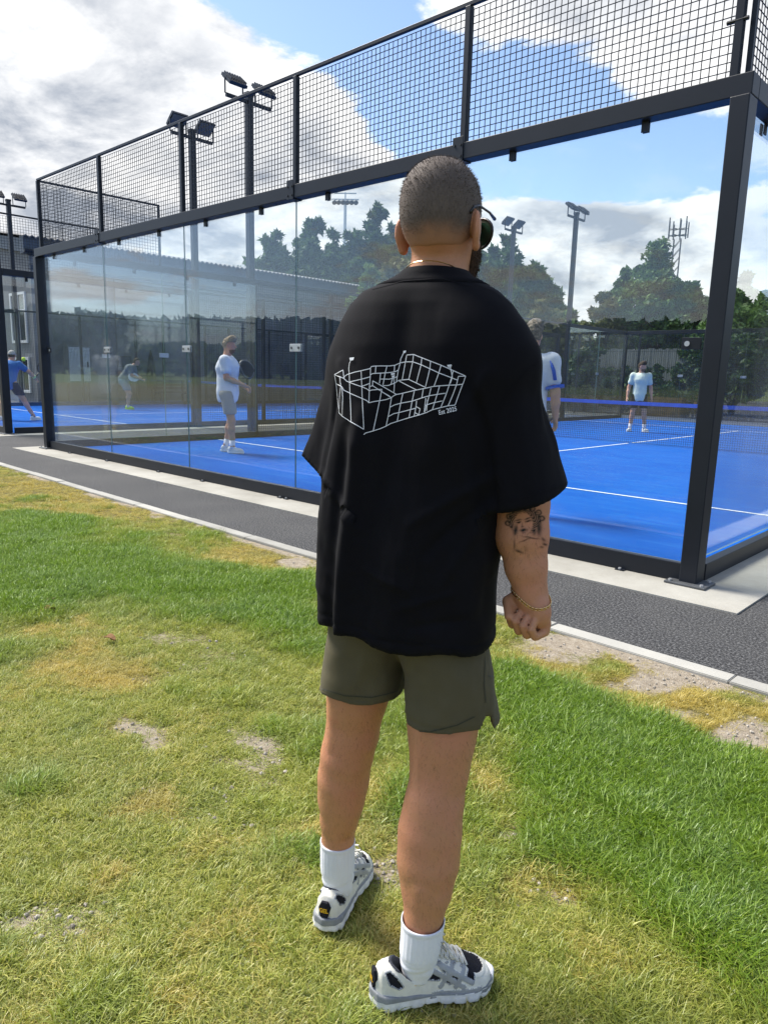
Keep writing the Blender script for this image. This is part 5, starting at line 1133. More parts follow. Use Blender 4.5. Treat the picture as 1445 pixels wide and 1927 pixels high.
for j in range(nv):
    for i in range(nu):
        q = [j*(nu+1)+i, j*(nu+1)+i+1, (j+1)*(nu+1)+i+1, (j+1)*(nu+1)+i]
        if good[q].all() and max(np.linalg.norm(Vc[q[0]]-Vc[q[k]]) for k in (1, 2, 3)) < .02: F.append(q[::-1])
M['ink'] = bpy.data.materials.new('tattoo_ink'); M['ink'].use_nodes = True; _t = NT(M['ink'].node_tree); _t.n.clear()
_o = _t.new('ShaderNodeOutputMaterial'); _d = _t.new('ShaderNodeBsdfDiffuse', {0: (.030, .042, .040, 1)}); _tr = _t.new('ShaderNodeBsdfTransparent'); _a = _t.new('ShaderNodeAttribute', attribute_name='ink').outputs['Fac']
_t.l.new(_t.new('ShaderNodeMixShader', {0: _a, 1: _tr.outputs[0], 2: _d.outputs[0]}).outputs[0], _o.inputs[0])
if F:
    par = list(range(len(Vc)))
    def root_(i):
        while par[i] != i: par[i] = par[par[i]]; i = par[i]
        return i
    for q in F:
        for k in q[1:]: par[root_(k)] = root_(q[0])
    rr_ = [root_(q[0]) for q in F]; big_ = max(set(rr_), key=rr_.count); F = [q for q, r_ in zip(F, rr_) if r_ == big_]; used_ = sorted({i for q in F for i in q}); new_ = {o_: n_ for n_, o_ in enumerate(used_)}; F = [[new_[i] for i in q] for q in F]; Vc = Vc[used_]; uvs = [uvs[i] for i in used_]
    tm = mesh_np('tattoo', lo(Vc), np.array(F), True)
    # mesh.validate keeps vertex order, so the ink values line up
    U = np.array(uvs); at = tm.attributes.new('ink', 'FLOAT', 'POINT'); at.data.foreach_set('value', ink_at(U[:, 0], U[:, 1]).astype(np.float32)); link('tattoo', tm, body, M['ink'])

# ---- socks
def sock(pts, parent):
    P = [np.array(p, float) for p, r in pts]; n = 72; V = []; ns = 40
    zs = np.linspace(0, len(P)-1, ns)
    for s_ in zs:
        i = min(int(s_), len(P)-2); f = s_-i; c = P[i]*(1-f)+P[i+1]*f; r = pts[i][1]*(1-f)+pts[i+1][1]*f; rib = s_/(len(P)-1)
        for k in range(n):
            a = 2*math.pi*k/n; rr = r+(.0009*math.cos(k*math.pi/1.5) if .06 < rib < .52 else 0)+(.0014 if rib < .06 else 0)+(.0006*math.sin(rib*38+math.sin(a*2+rib*5)*2.5)+.0006*math.sin(a*3+rib*20) if rib > .55 else 0); V.append(lo(c+np.array([rr*math.cos(a), rr*math.sin(a), 0])))
    F = [(i*n+k, i*n+(k+1) % n, (i+1)*n+(k+1) % n, (i+1)*n+k) for i in range(ns-1) for k in range(n)]; o = link('sock', mesh_np('sock', V, F, True), parent, M['sock']); m_ = o.modifiers.new('thick', 'SOLIDIFY'); m_.thickness = .0025; m_.offset = -1; return o
sock([((-.0885, 1.5245, .206), .0375), ((-.0885, 1.526, .17), .0378), ((-.0885, 1.530, .13), .0375), ((-.0875, 1.536, .098), .0355), ((-.085, 1.543, .055), .028)], man)
sock([((.1030, 1.300, .190), .0415), ((.1010, 1.298, .155), .0400), ((.0985, 1.298, .12), .0388), ((.0965, 1.301, .092), .0355), ((.096, 1.304, .055), .028)], man)

# ---- chunky running shoes
M['sh_cream'] = mat('cream_leather', (.68, .66, .58), .6, .3, 0, .10, 30); M['sh_white'] = mat('white_rubber', (.70, .69, .68), .65, .3, 0, .12, 40, .1, 90)
M['sh_grey'] = mat('silver_grey_overlay', (.33, .34, .355), .42, .4, .1, .10, 60); M['sh_black'] = mat('black_mesh', (.014, .014, .02), .85, .2, 0, .3, 300, .4, 500)
M['sh_wedge'] = mat('grey_foam', (.24, .25, .26), .75, .2, 0, .12, 50); M['sh_lining'] = mat('charcoal_lining', (.055, .058, .07), .9, .1, 0, .2, 200, .3, 400); M['sh_yellow'] = mat('yellow_print', (.75, .42, .02), .5)
M['lace'] = mat('cream_lace', (.66, .64, .57), .8, .1, 0, .1, 200)
SLEN = .288
kx = [0, .012, .050, .105, .158, .200, .235, .262, .279, .288]
kw = [.018, .028, .0345, .0345, .0360, .0430, .0460, .0410, .0290, .010]            # half width
kh = [.068, .088, .093, .080, .097, .083, .064, .052, .044, .030]              # top of the upper
SV = Vol((-.02, -.07, -.005), (.31, .07, .135), .0019)
def upper(g=0):
    def fn(X, Y, Z):
        x = X[:, 0, 0]; w = np.interp(x, kx, kw)[:, None, None]+g; h = np.interp(x, kx, kh)[:, None, None]+g; z0 = .018; q = np.maximum(Z-z0, 0)/(h-z0); e = np.where(Z < z0, 0, q)
        d = ((np.abs(Y)/(w+.001*np.sin(Z*90)))**2.3+e**2.8)**(1/2.5)-1; d = d*np.minimum(w, h-z0)*.8; d = np.maximum(d, np.maximum(-X+.0-g, X-SLEN-g)); return np.maximum(d, z0-.004-Z)
    return fn
SV.op((-.02, -.07, 0), (.31, .07, .13), upper(), 0)
SV.op((-.02, -.07, 0), (.31, .07, .14), lambda X, Y, Z: np.sqrt(((X-.086)/1.36)**2+(Y*1.20)**2)-.0325-.10*np.maximum(Z-.085, 0)+np.maximum(.045-Z, 0), .004, 'cut')   # ankle opening
SV.cone((.142, 0, .092), (.126, 0, .128), .0165, .0150, .006); SV.op((.05, -.05, .06), (.14, .05, .16), lambda X, Y, Z: np.sqrt(((X-.086)/1.34)**2+(Y*1.20)**2)-.0320, .0, 'cut')   # tongue
UP, UF = SV.mesh(1); del SV
def seg_d(x, z, ax, az_, bx, bz):
    t = np.clip(((x-ax)*(bx-ax)+(z-az_)*(bz-az_))/((bx-ax)**2+(bz-az_)**2), 0, 1); return np.hypot(x-ax-t*(bx-ax), z-az_-t*(bz-az_))
def in_poly(x, z, poly):
    ins = np.zeros(len(x), bool); n = len(poly)
    for i in range(n):
        (x0, z0), (x1, z1) = poly[i], poly[(i+1) % n]; c = ((z0 > z) != (z1 > z)) & (x < (x1-x0)*(z-z0)/(z1-z0+1e-12)+x0); ins ^= c
    return ins
def shoe_zones(P, N):
    """0 cream 1 grey 2 black 3 lining 4 wedge grey"""
    x, y, z = P.T; side = np.abs(N[:, 1]) > .35; zone = np.zeros(len(P), int); th = np.zeros(len(P))
    low = z < .025+.012*np.exp(-((x-.015)/.03)**2); zone[low] = 4; th[low] = .0012
    mid_low = (z < .033) & (x > .13) & (x < .25) & side; zone[mid_low] = 1; th[mid_low] = .001
    win = [[(.022, .080), (.030, .060), (.050, .051), (.060, .054), (.046, .072), (.032, .082)], [(.113, .072), (.120, .060), (.146, .056), (.150, .060), (.132, .072)], [(.150, .082), (.168, .078), (.160, .070)], [(.175, .062), (.195, .050), (.198, .060)], [(.214, .056), (.230, .046), (.234, .058), (.222, .066)], [(.16, .054), (.172, .046), (.182, .050), (.172, .058)]]
    for p in win: m = in_poly(x, z, p) & (side | (x < .1)); zone[m] = 2; th[m] = -.0012
    st = np.minimum.reduce([seg_d(x, z, .122, .080, .205, .038), seg_d(x, z, .140, .090, .226, .044), seg_d(x, z, .150, .042, .186, .086), seg_d(x, z, .186, .040, .212, .074)]); m = (st < .0052) & side; zone[m] = 1; th[m] = .0016
    wd = np.minimum.reduce([np.minimum.reduce([seg_d(x, z, p[i][0], p[i][1], p[(i+1) % len(p)][0], p[(i+1) % len(p)][1]) for i in range(len(p))]) for p in win]); pi_ = (wd < .0030) & (zone == 0) & side; zone[pi_] = 1; th[pi_] = .0013
    toe = (((x-.236)/.030)**2+(y/.030)**2 < 1) & (N[:, 2] > .3); zone[toe] = 2; th[toe] = -.0008
    rim_ = (((x-.236)/.036)**2+(y/.037)**2 < 1) & (N[:, 2] > .2) & ~toe; th[rim_] = .0012
    vamp = (np.abs(y) < .011) & (x > .155) & (x < .215) & (N[:, 2] > .3); zone[vamp] = 0; th[vamp] = .0008
    inside = ((np.sqrt(((x-.086)/1.36)**2+(1.20*y)**2) < .0345+.10*np.maximum(z-.085, 0)) & (z > .02)) ; zone[inside] = 3; th[inside] = 0
    coll = (np.sqrt(((x-.086)/1.36)**2+(1.20*y)**2) < .0385+.10*np.maximum(z-.085, 0)) & (z > np.interp(x, kx, kh)-.012) & (x < .140); zone[coll] = 3; th[coll] = .001
    return zone, th
UN = vnormals(UP, UF); Z_, T_ = shoe_zones(UP, UN); UPd = UP+UN*(T_+(fbm(UP, 60, 4, 2)-.5)*.0012)[:, None]
fc = UP[UF].mean(1); fn_ = UN[UF].mean(1); FZ, _ = shoe_zones(fc, fn_/np.linalg.norm(fn_, axis=1)[:, None])
# sole: foam wedge and white pods
OV = Vol((-.03, -.075, -.008), (.32, .075, .06), .0030)
def sole(X, Y, Z):
    x = X[:, 0, 0]; kwv = np.interp(x, [-.012, 0, .02, .09, .14, .20, .235, .265, .288, .300], [.004, .027, .0385, .0390, .0385, .0490, .0505, .0425, .024, .004])[:, None, None]
    top = np.interp(x, [-.01, .03, .12, .22, .30], [.042, .036, .030, .026, .034])[:, None, None]; bot = np.interp(x, [-.012, .02, .10, .13, .16, .24, .29, .31], [.010, .001, .001, .006, .002, .001, .008, .016])[:, None, None]
    w = kwv*(1-.10*np.clip((Z-.02)/.02, 0, 1)); d = np.abs(Y)-w; d = np.maximum(d, np.maximum(X-.300, -X-.012)); d = np.maximum(d, np.maximum(Z-top, bot-Z)*.9)
    pods = .0030*np.exp(-((np.mod(X+.5*np.abs(Y)*.3, .034)-.017)/.0035)**2)*np.clip((.019-Z)/.004, 0, 1); gro = .0020*np.exp(-((Z-.020)/.0022)**2); return d+pods+gro
OV.op((-.03, -.08, -.01), (.32, .08, .06), sole, 0); OP, OF = OV.mesh(1); del OV
of = OP[OF].mean(1); OZ = np.where((of[:, 2] > .0245) & (of[:, 0] < .285), 1, 0)
def xf(P, heel, ang, lift=0.0, tilt=0.0, flip=1):
    P = np.asarray(P, float).copy(); P[:, 1] *= flip; P[:, 0] *= .885
    if tilt: c, s = math.cos(tilt), math.sin(tilt); P = np.column_stack([P[:, 0]*c-P[:, 2]*s, P[:, 1], P[:, 0]*s+P[:, 2]*c])
    c, s = math.cos(ang), math.sin(ang); return np.column_stack([heel[0]+P[:, 0]*c-P[:, 1]*s, heel[1]+P[:, 0]*s+P[:, 1]*c, P[:, 2]+lift])
def make_shoe(heel, ang, lift, flip, lab):
    T = lambda P: lo(xf(P, heel, ang, lift, 0, flip)); fl = (lambda F: F) if flip > 0 else (lambda F: F[:, ::-1])
    sh = link('shoe', mesh_np('shoe', T(UPd), fl(UF), True, FZ), man, [M['sh_cream'], M['sh_grey'], M['sh_black'], M['sh_lining'], M['sh_wedge']]); sh['label'] = lab
    link('sole', mesh_np('sole', T(OP), fl(OF), True, OZ), sh, [M['sh_white'], M['sh_wedge']])
    # heel badge: black hexagon with yellow letters
    zc, hw, hh = .062, .0145, .0185; tilt_ = .22
    def bp(u, v, off): a = u/.030; return (-.0035-off+.030*(1-math.cos(a))*.9+v*tilt_*.35, u, zc+v)
    hexa = [(-hw*.55, hh), (hw*.55, hh), (hw, hh*.2), (hw*.62, -hh), (-hw*.62, -hh), (-hw, hh*.2)]
    V = [bp(u, v, .0035) for u, v in hexa]+[bp(u, v, -.004) for u, v in hexa]; V += [bp(0, 0, .0042)]
    m_ = MB(); m_.add(T(V), [(12, i, (i+1) % 6) for i in range(6)]+[(i, 6+i, 6+(i+1) % 6, (i+1) % 6) for i in range(6)]); bd = m_.build('heel_badge', M['sh_black'], sh)
    tv_, tf_ = text_tris('GEL', .035); tv_ = tv_-(tv_.max(0)+tv_.min(0))/2; tv_ *= .0225/np.ptp(tv_[:, 0]); m_ = MB(); m_.add(T([bp(-u*flip, v*1.1, .0050+.0003) for u, v in tv_]), tf_)
    m_.build('heel_lettering', M['sh_yellow'], sh)
    # side lettering on the outer face
    tv_, tf_ = text_tris('asics', .0); tv_ *= .022/np.ptp(tv_[:, 0]); tr_ = bvh(UPd, UF); V = []
    for u, v in tv_:
        h_ = tr_.ray_cast(Vector((.088+u, -.12, .051+v*1.1)), Vector((0, 1, 0))); V.append(np.array(h_[0])+np.array([0, -.0007, 0]) if h_[0] is not None else np.array([.088+u, -.036, .051+v]))
    m_ = MB(); m_.add(T(V), tf_); m_.build('side_lettering', M['sh_yellow'], sh)
    # laces
    lc = MB(); tr_ = bvh(UPd, UF)
    def top(x, y, up=.0025): h_ = tr_.ray_cast(Vector((x, y, .2)), Vector((0, 0, -1))); return (x, y, (h_[0][2] if h_[0] is not None else .06)+up)
    for i in range(6):
        x = .146+i*.0125; y = .017+.0012*i; P = [top(x+.010*k/8, -y+2*y*k/8, .0028+.002*math.sin(math.pi*k/8)) for k in range(9)]; lc.tube(T(P), .0026, 6); P = [top(x+.010*k/8, y-2*y*k/8, .0040+.002*math.sin(math.pi*k/8)) for k in range(9)]; lc.tube(T(P), .0026, 6)
    k0 = top(.152, 0, .008)
    for s in (-1, 1):
        lc.tube(T([k0, (k0[0]+.004, s*.018, k0[2]+.022), (k0[0]-.004, s*.034, k0[2]+.030), (k0[0]+.006, s*.038, k0[2]+.012), (k0[0]+.004, s*.012, k0[2]+.002)]), .0024, 6)
        lc.tube(T([k0, (k0[0]+.012, s*.012, k0[2]+.010), (k0[0]+.022, s*.026, k0[2]-.004), (k0[0]+.030, s*.034, k0[2]-.016)]), .0024, 6)
    lc.build('lace', M['lace'], sh, True)
    # eyelets
    for s in (-1, 1):
        for i in range(4): p = top(.150+i*.018, s*(.021+.0015*i), .001); e_ = MB(); e_.tube(T([(p[0]+.003*math.cos(q), p[1]+.003*math.sin(q), p[2]) for q in np.linspace(0, 2*math.pi, 9)]), .0011, 5, False); e_.build('eyelet', M['sh_grey'], sh)
    return sh
make_shoe((-.113, 1.470), math.atan2(.954, .30), .004, 1, 'left sneaker pointing away with the heel badge facing the viewer')
make_shoe((.006, 1.284), math.atan2(.24, .97), .004, 1, 'right sneaker turned sideways with its laces and outer side showing')

# ------------------------------------------------------------------ players on the courts
def player(label, px, py, face, cfg, group='padel players on the courts'):
    """face: direction the body points, in degrees clockwise from +Y"""
    g_ = ground(px, py, .02) if px is not None else np.array([cfg['xy'][0], cfg['xy'][1], 0])
    root = empty('person', (g_[0], g_[1], .018), -R_(face), label, 'person', group); J = cfg['J']; v = Vol((-.95, -.75, -.02), (.95, .95, 1.95), .0125)
    sk = cfg.get('skin', M['skin2']); pe, ch, ne, hd = (np.array(J[k], float) for k in ('pelvis', 'chest', 'neck', 'head'))
    v.chain([(pe, .135), (pe*.5+ch*.5, .125), (ch, .15), (ne, .06)], .05); v.chain([(ne, .058), (hd+np.array([0, -.02, -.06]), .055)], .03)
    fy = R_(cfg.get('look', 0)); f = np.array([math.sin(fy), math.cos(fy), 0]); r = np.array([math.cos(fy), -math.sin(fy), 0]); Rm = np.stack([r, f, [0, 0, 1]])
    v.ell(hd, (.076, .095, .105), .02, 'add', Rm); v.ell(hd+f*.03+np.array([0, 0, -.065]), (.058, .065, .07), .02, 'add', Rm); v.cone(hd+f*.095+np.array([0, 0, -.005]), hd+f*.115+np.array([0, 0, -.035]), .011, .016, .012)
    for s in (-1, 1): v.ell(hd+r*s*.078+np.array([0, 0, -.02]), (.012, .022, .034), .008, 'add', Rm)
    cl = Vol((-.95, -.75, -.02), (.95, .95, 1.95), .0125); so = Vol((-.95, -.75, -.02), (.95, .95, 1.95), .0125); lg = Vol((-.95, -.75, -.02), (.95, .95, 1.0), .0125)
    cl.chain([(pe+np.array([0, 0, -.08]), .158), (pe+np.array([0, 0, .02]), .158), (pe*.55+ch*.45, .152), (ch, .172), (ne+np.array([0, 0, -.06]), .085)], .06)
    for s in ('L', 'R'):
        sh, el, wr = (np.array(J[k+s], float) for k in ('sh', 'el', 'wr')); v.chain([(ch*.4+sh*.6, .08), (sh, .062), (sh*.4+el*.6, .050), (el, .044), (el*.6+wr*.4, .042), (wr, .029)], .025)
        d = (wr-el)/np.linalg.norm(wr-el); bend = np.array(cfg.get('palm'+s, (0, .3, -.9)), float); bend = bend/np.linalg.norm(bend); side = np.cross(d, bend); side = side/(np.linalg.norm(side)+1e-6); up_ = np.cross(side, d)
        pm = wr+d*.050; v.ell(pm, (.042, .020, .050), .015, 'add', np.stack([side, up_, d]))
        for q, (o_, l_) in enumerate(((.030, .036), (.010, .042), (-.010, .040), (-.029, .031))):
            p0 = pm+d*.036+side*o_; p1 = p0+d*l_*.9+up_*.008; p2 = p1+d*.012+up_*l_*.9; v.cone(p0, p1, .0115, .0108, .006); v.cone(p1, p2, .0108, .0095, .003)
        v.cone(pm-d*.02+side*.030, pm+d*.022+side*.058+up_*.02, .014, .011, .012)
        cl.chain([(ch*.35+sh*.65, .10), (sh, .074), (sh*.42+el*.58, .072)], .05)
        hp_, kn, an = (np.array(J[k+s], float) for k in ('hip', 'kn', 'an')); tip = np.array(J['toe'+s], float)
        v.chain([(hp_, .095), (hp_*.5+kn*.5, .080), (kn, .058), (kn*.7+an*.3+np.array([0, -.012, 0]), .058), (kn*.35+an*.65, .044), (an+np.array([0, 0, .02]), .037), (an*1.0+np.array([0, 0, -.03]), .036)], .03)
        lg.chain([(pe, .136), (hp_, .108)], .04); lg.chain([(hp_, .108), (hp_*.3+kn*.7, .100)], .03)
        m_ = an.copy(); m_[2] = 0; td = tip-m_; td[2] = 0; td = td/np.linalg.norm(td); sd_ = np.array([td[1], -td[0], 0]); Rs = np.stack([sd_, td, [0, 0, 1]]); z0 = an[2]-.085
        sv_ = Vol(m_-np.array([.22, .22, .01-z0*0])-np.array([0, 0, .03]), m_+np.array([.22, .22, .24+z0]), .0085)
        B_ = m_+np.array([0, 0, z0]); sv_.ell(B_-td*.02+np.array([0, 0, .055]), (.042, .062, .055), .02, 'add', Rs); sv_.ell(B_+td*.085+np.array([0, 0, .038]), (.048, .105, .044), .03, 'add', Rs); sv_.op(B_-.3, B_+.3, lambda X, Y, Z: z0+.006-Z, 0, 'and')
        P_, F_ = sv_.mesh(1); sho = link('shoe', mesh_np('shoe', P_, F_, True), root, cfg['shoe'])
        sl_ = MB(); n = 20; V = []
        for zz in (z0+.0, z0+.026):
            for k in range(n): a = 2*math.pi*k/n; p = m_+td*(.052+.148*math.cos(a))+sd_*(.051*math.sin(a)*(1+.12*math.cos(a))); V.append((p[0], p[1], zz))
        sl_.add(V, [(k, (k+1) % n, n+(k+1) % n, n+k) for k in range(n)]+[tuple(range(n))[::-1], tuple(range(n, 2*n))]); sl_.build('sole', cfg.get('sole', M['white_paint']), sho)
        a0 = an*.72+kn*.28 if cfg.get('sock_h', 1) else an*.9+kn*.1; kb = MB(); kb.tube([an+np.array([0, 0, -.02]), an*.95+kn*.05, a0], [.045, .0425, .0485], 14); kb.build('sock', cfg['sock'], root, True)
    P_, F_ = v.mesh(2); link('body', mesh_np('body', P_, F_, True), root, sk)
    nz0 = pe[2]-.15; cl.op((-1, -1, 0), (1, 1, 2), lambda X, Y, Z: nz0+.012*np.sin(X*30+Y*20)-Z+.0*X, 0, 'and')
    P_, F_ = cl.mesh(2); N_ = vnormals(P_, F_); P_ = P_+N_*((fbm(P_*np.array([1, 1, .55]), 9, 5, 3)-.5)*.024)[:, None]; shirt = link('shirt', mesh_np('shirt', P_, F_, True), root, cfg['shirt'])
    zk = min(J['knL'][2], J['knR'][2])+.115
    lg.op((-1, -1, 0), (1, 1, 1), lambda X, Y, Z: zk-Z+.0*X, 0, 'and'); lg.op((-1, -1, 0), (1, 1, 1.1), lambda X, Y, Z: Z-(pe[2]+.03)+.0*X, 0, 'and')
    P_, F_ = lg.mesh(2); N_ = vnormals(P_, F_); P_ = P_+N_*((fbm(P_*np.array([1, 1, .5]), 10, 9, 3)-.5)*.022)[:, None]; link('shorts', mesh_np('shorts', P_, F_, True), root, cfg['short'])
    hvv = Vol(hd-.16, hd+.20, .008); hvv.ell(hd+np.array([0, 0, .004]), (.084, .103, .113), .02, 'add', Rm)
    if cfg.get('cap'):
        hvv.op(hd-.2, hd+.2, lambda X, Y, Z: hd[2]+.012-Z+.0*X, 0, 'and'); P_, F_ = hvv.mesh(1); cp = link('cap', mesh_np('cap', P_, F_, True), root, cfg['cap'])
        pk = MB(); V = []
        for k in range(9): a = (k/8-.5)*2.2; d_ = r*math.sin(a)+f*math.cos(a); V += [tuple(hd+d_*.085+np.array([0, 0, .022])), tuple(hd+f*.075*math.cos(a)+d_*.10+np.array([0, 0, .006])), tuple(hd+f*.075*math.cos(a)+d_*.10+np.array([0, 0, -.0])), tuple(hd+d_*.085+np.array([0, 0, .014]))]
        pk.add(V, [(4*k+i, 4*k+(i+1) % 4, 4*k+4+(i+1) % 4, 4*k+4+i) for k in range(8) for i in range(4)]); pk.build('peak', cfg['cap'], cp)
        hh = Vol(hd-.16, hd+.20, .008); hh.ell(hd, (.080, .099, .108), .02, 'add', Rm); hh.op(hd-.2, hd+.2, lambda X, Y, Z: np.maximum(hd[2]-.05-Z, np.maximum(Z-hd[2]-.015, (X-hd[0])*f[0]+(Y-hd[1])*f[1]+.01)), 0, 'and'); P_, F_ = hh.mesh(1); link('hair', mesh_np('hair', P_, F_, True), root, cfg['hair'])
    else:
        qf = cfg.get('quiff', .0)
        if qf: hvv.ell(hd+f*.05+np.array([0, 0, .085]), (.07, .065, .045+qf), .03, 'add', Rm)
        hvv.op(hd-.25, hd+.25, lambda X, Y, Z: np.where(((X-hd[0])*f[0]+(Y-hd[1])*f[1]) < .0, hd[2]-.045-Z, hd[2]+.045-Z+.0*X), 0, 'and')
        P_, F_ = hvv.mesh(1); P_ = P_+vnormals(P_, F_)*((fbm(P_, 55, 3, 2)-.4)*.022)[:, None]; link('hair', mesh_np('hair', P_, F_, True), root, cfg['hair'])
        if cfg.get('beard'):
            bb = Vol(hd-.16, hd+.16, .008); bb.ell(hd+f*.031+np.array([0, 0, -.068]), (.060, .068, .071), .02, 'add', Rm); bb.op(hd-.2, hd+.2, lambda X, Y, Z: np.maximum(Z-hd[2]+.066, .01-((X-hd[0])*f[0]+(Y-hd[1])*f[1])), 0, 'and'); P_, F_ = bb.mesh(1); link('beard', mesh_np('beard', P_, F_, True), root, cfg['beard'])
    return root, J
def racket(root, at, direction, normal, lab, face_m, edge_m):
    """padel racket held at a wrist point of a player (given in the player's frame)"""
    Mw = Matrix.Translation(root.location) @ root.rotation_euler.to_matrix().to_4x4(); d = np.array(direction, float); d /= np.linalg.norm(d); n = np.array(normal, float); n -= d*(n@d); n /= np.linalg.norm(n); s = np.cross(d, n)
    o = empty('padel_racket', Mw @ Vector(at), 0, lab, 'racket', 'padel rackets'); o.rotation_euler = (Mw.to_3x3() @ Matrix((s, n, d)).transposed()).to_euler()
    b = MB(); b.tube([(0, 0, -.02), (0, 0, .14)], [.018, .016], 10); b.build('grip', M['wire'], o, True)
    def outline(k): a = 2*math.pi*k/32; return (.125*math.sin(a)*(1-.10*math.cos(a)*-1*0), .305-.145*math.cos(a)-.012*math.cos(2*a))
    V = []
    for y in (-.018, .018): V += [(outline(k)[0], y, outline(k)[1]) for k in range(32)]
    F = [(k, (k+1) % 32, 32+(k+1) % 32, 32+k) for k in range(32)]+[tuple(range(32)), tuple(range(32, 64))[::-1]]
    b = MB(); b.add(V, F); bevel(b.build('head', face_m, o), .006)
    b = MB(); b.tube([(outline(k)[0]*1.01, 0, (outline(k)[1]-.305)*1.01+.305) for k in range(33)], .0215, 8, False); b.build('rim', edge_m, o, True)
    b = MB(); b.tube([(-.012, 0, .13), (-.055, 0, .20)], .012, 8); b.tube([(.012, 0, .13), (.055, 0, .20)], .012, 8); b.build('throat', edge_m, o, True)
    b = MB()
    for i in range(-3, 4):
        for j in range(-3, 4):
            if i*i+j*j < 11: b.tube([(i*.025, -.0192, .31+j*.025), (i*.025, .0192, .31+j*.025)], .0055, 6)
    q = b.build('drill_hole', M['wire'], o); q['kind'] = 'stuff'
    return o
C_ = {k: cloth(k+'_cotton', c, .9, .05, 400, .25, .1) for k, c in {'white': (.72, .74, .80), 'grey': (.30, .31, .32), 'darkgrey': (.17, .18, .20), 'mint': (.60, .68, .61), 'black': (.012, .012, .016), 'navy': (.010, .014, .045), 'blue': (.035, .14, .40), 'stone': (.42, .40, .37), 'tealshort': (.20, .27, .31)}.items()}
M['neon'] = mat('neon_yellow_rubber', (.42, .75, .02), .6); M['whiteshoe'] = mat('white_trainer', (.66, .67, .66), .6, .3, 0, .1, 30); M['brownhair'] = mat('brown_hair', (.055, .036, .022), .7, .2, 0, .5, 60, .8, 120); M['greyhair'] = mat('ash_brown_hair', (.16, .13, .10), .7, .2, 0, .5, 60, .8, 120)
M['stubble'] = mat('short_stubble', (.17, .10, .068), .8, .2, 0, .4, 80)
M['blondhair'] = mat('fair_hair', (.30, .24, .17), .7, .2, 0, .4, 60, .8, 120)
def joints(**k):
    J = dict(pelvis=(0, 0, .95), chest=(0, .0, 1.34), neck=(0, 0, 1.50), head=(0, .035, 1.675), shL=(-.185, 0, 1.44), shR=(.185, 0, 1.44), elL=(-.25, -.02, 1.15), elR=(.25, -.02, 1.15), wrL=(-.26, .10, .93), wrR=(.26, .10, .93),
             hipL=(-.09, 0, .92), hipR=(.09, 0, .92), knL=(-.10, .02, .50), knR=(.10, .02, .50), anL=(-.10, -.01, .09), anR=(.10, -.01, .09), toeL=(-.13, .2, 0), toeR=(.13, .2, 0)); J.update(k); return J
# white tee and grey shorts, seen from his left-hand side, holding a racket in front
p1, J1 = player('man in white t-shirt and grey shorts holding a dark racket at the left service line', 430, 851, 47, dict(J=joints(chest=(0, .01, 1.34), elL=(-.23, .02, 1.17), wrL=(-.12, .24, 1.04), elR=(.24, .04, 1.17), wrR=(.08, .27, 1.07), knL=(-.09, .03, .50), anL=(-.10, -.06, .09), toeL=(-.10, .15, 0), anR=(.10, .09, .09), toeR=(.16, .32, 0), knR=(.10, .08, .50)),
     look=8, shirt=C_['white'], short=C_['grey'], shoe=M['whiteshoe'], sock=M['sock'], hair=M['blondhair'], quiff=.02, skin=M['skin2'], beard=M['stubble']))
racket(p1, (.03, .32, 1.05), (.10, .42, .75), (.72, .62, -.25), 'dark grey round racket held up by the man in white', M['plastic'], M['plate'])
# far player in mint behind the net
player('man in mint green t-shirt and black shorts standing beyond the net', 1196, 812, 150, dict(J=joints(wrL=(-.30, .05, .88), elL=(-.27, -.03, 1.14), wrR=(.30, .08, .88), elR=(.27, -.02, 1.14), anL=(-.20, -.01, .09), knL=(-.15, .03, .50), anR=(.16, .0, .09), knR=(.13, .03, .50), toeL=(-.30, .18, 0), toeR=(.24, .2, 0)),
     look=-55, shirt=C_['mint'], short=C_['black'], shoe=M['whiteshoe'], sock=M['sock'], hair=M['brownhair'], quiff=.012, beard=M['stubble']))
# player half hidden by the man
d_ = ray(997, 700); t_ = 6.9/math.hypot(d_[0], d_[1]); hx, hy = CAM[0]+d_[0]*t_, CAM[1]+d_[1]*t_
p3, J3 = player('man in white striped sports shirt half hidden behind the black t-shirt', None, None, -22, dict(xy=(hx, hy), J=joints(elR=(.245, -.02, 1.16), wrR=(.25, .06, .93), elL=(-.22, .05, 1.17), wrL=(-.05, .25, 1.06)), look=10, shirt=C_['white'], short=C_['navy'], shoe=M['whiteshoe'], sock=M['sock'], hair=M['greyhair'], quiff=.02))
st = MB()
for s in (-1, 1):
    sh, el = np.array(J3['sh'+('R' if s > 0 else 'L')]), np.array(J3['el'+('R' if s > 0 else 'L')]); e_ = sh*.42+el*.58; dd = (el-sh)/np.linalg.norm(el-sh)
    st.tube([e_+dd*.060, e_+dd*.088], [.088, .087], 20, False)
o = st.build('sleeve_cuff', M['band'], p3, True); st = MB()
for s in (-1, 1):
    for k in (-.035, .0, .035): st.tube([(s*.19+k*.2, -.085+abs(k)*.3, 1.44), (s*.225+k*.2, -.100+abs(k)*.5, 1.36), (s*.245+k*.2, -.104+abs(k)*.5, 1.27)], [.006, .010, .010], 6)
st.build('shoulder_stripe', M['band'], p3, True)
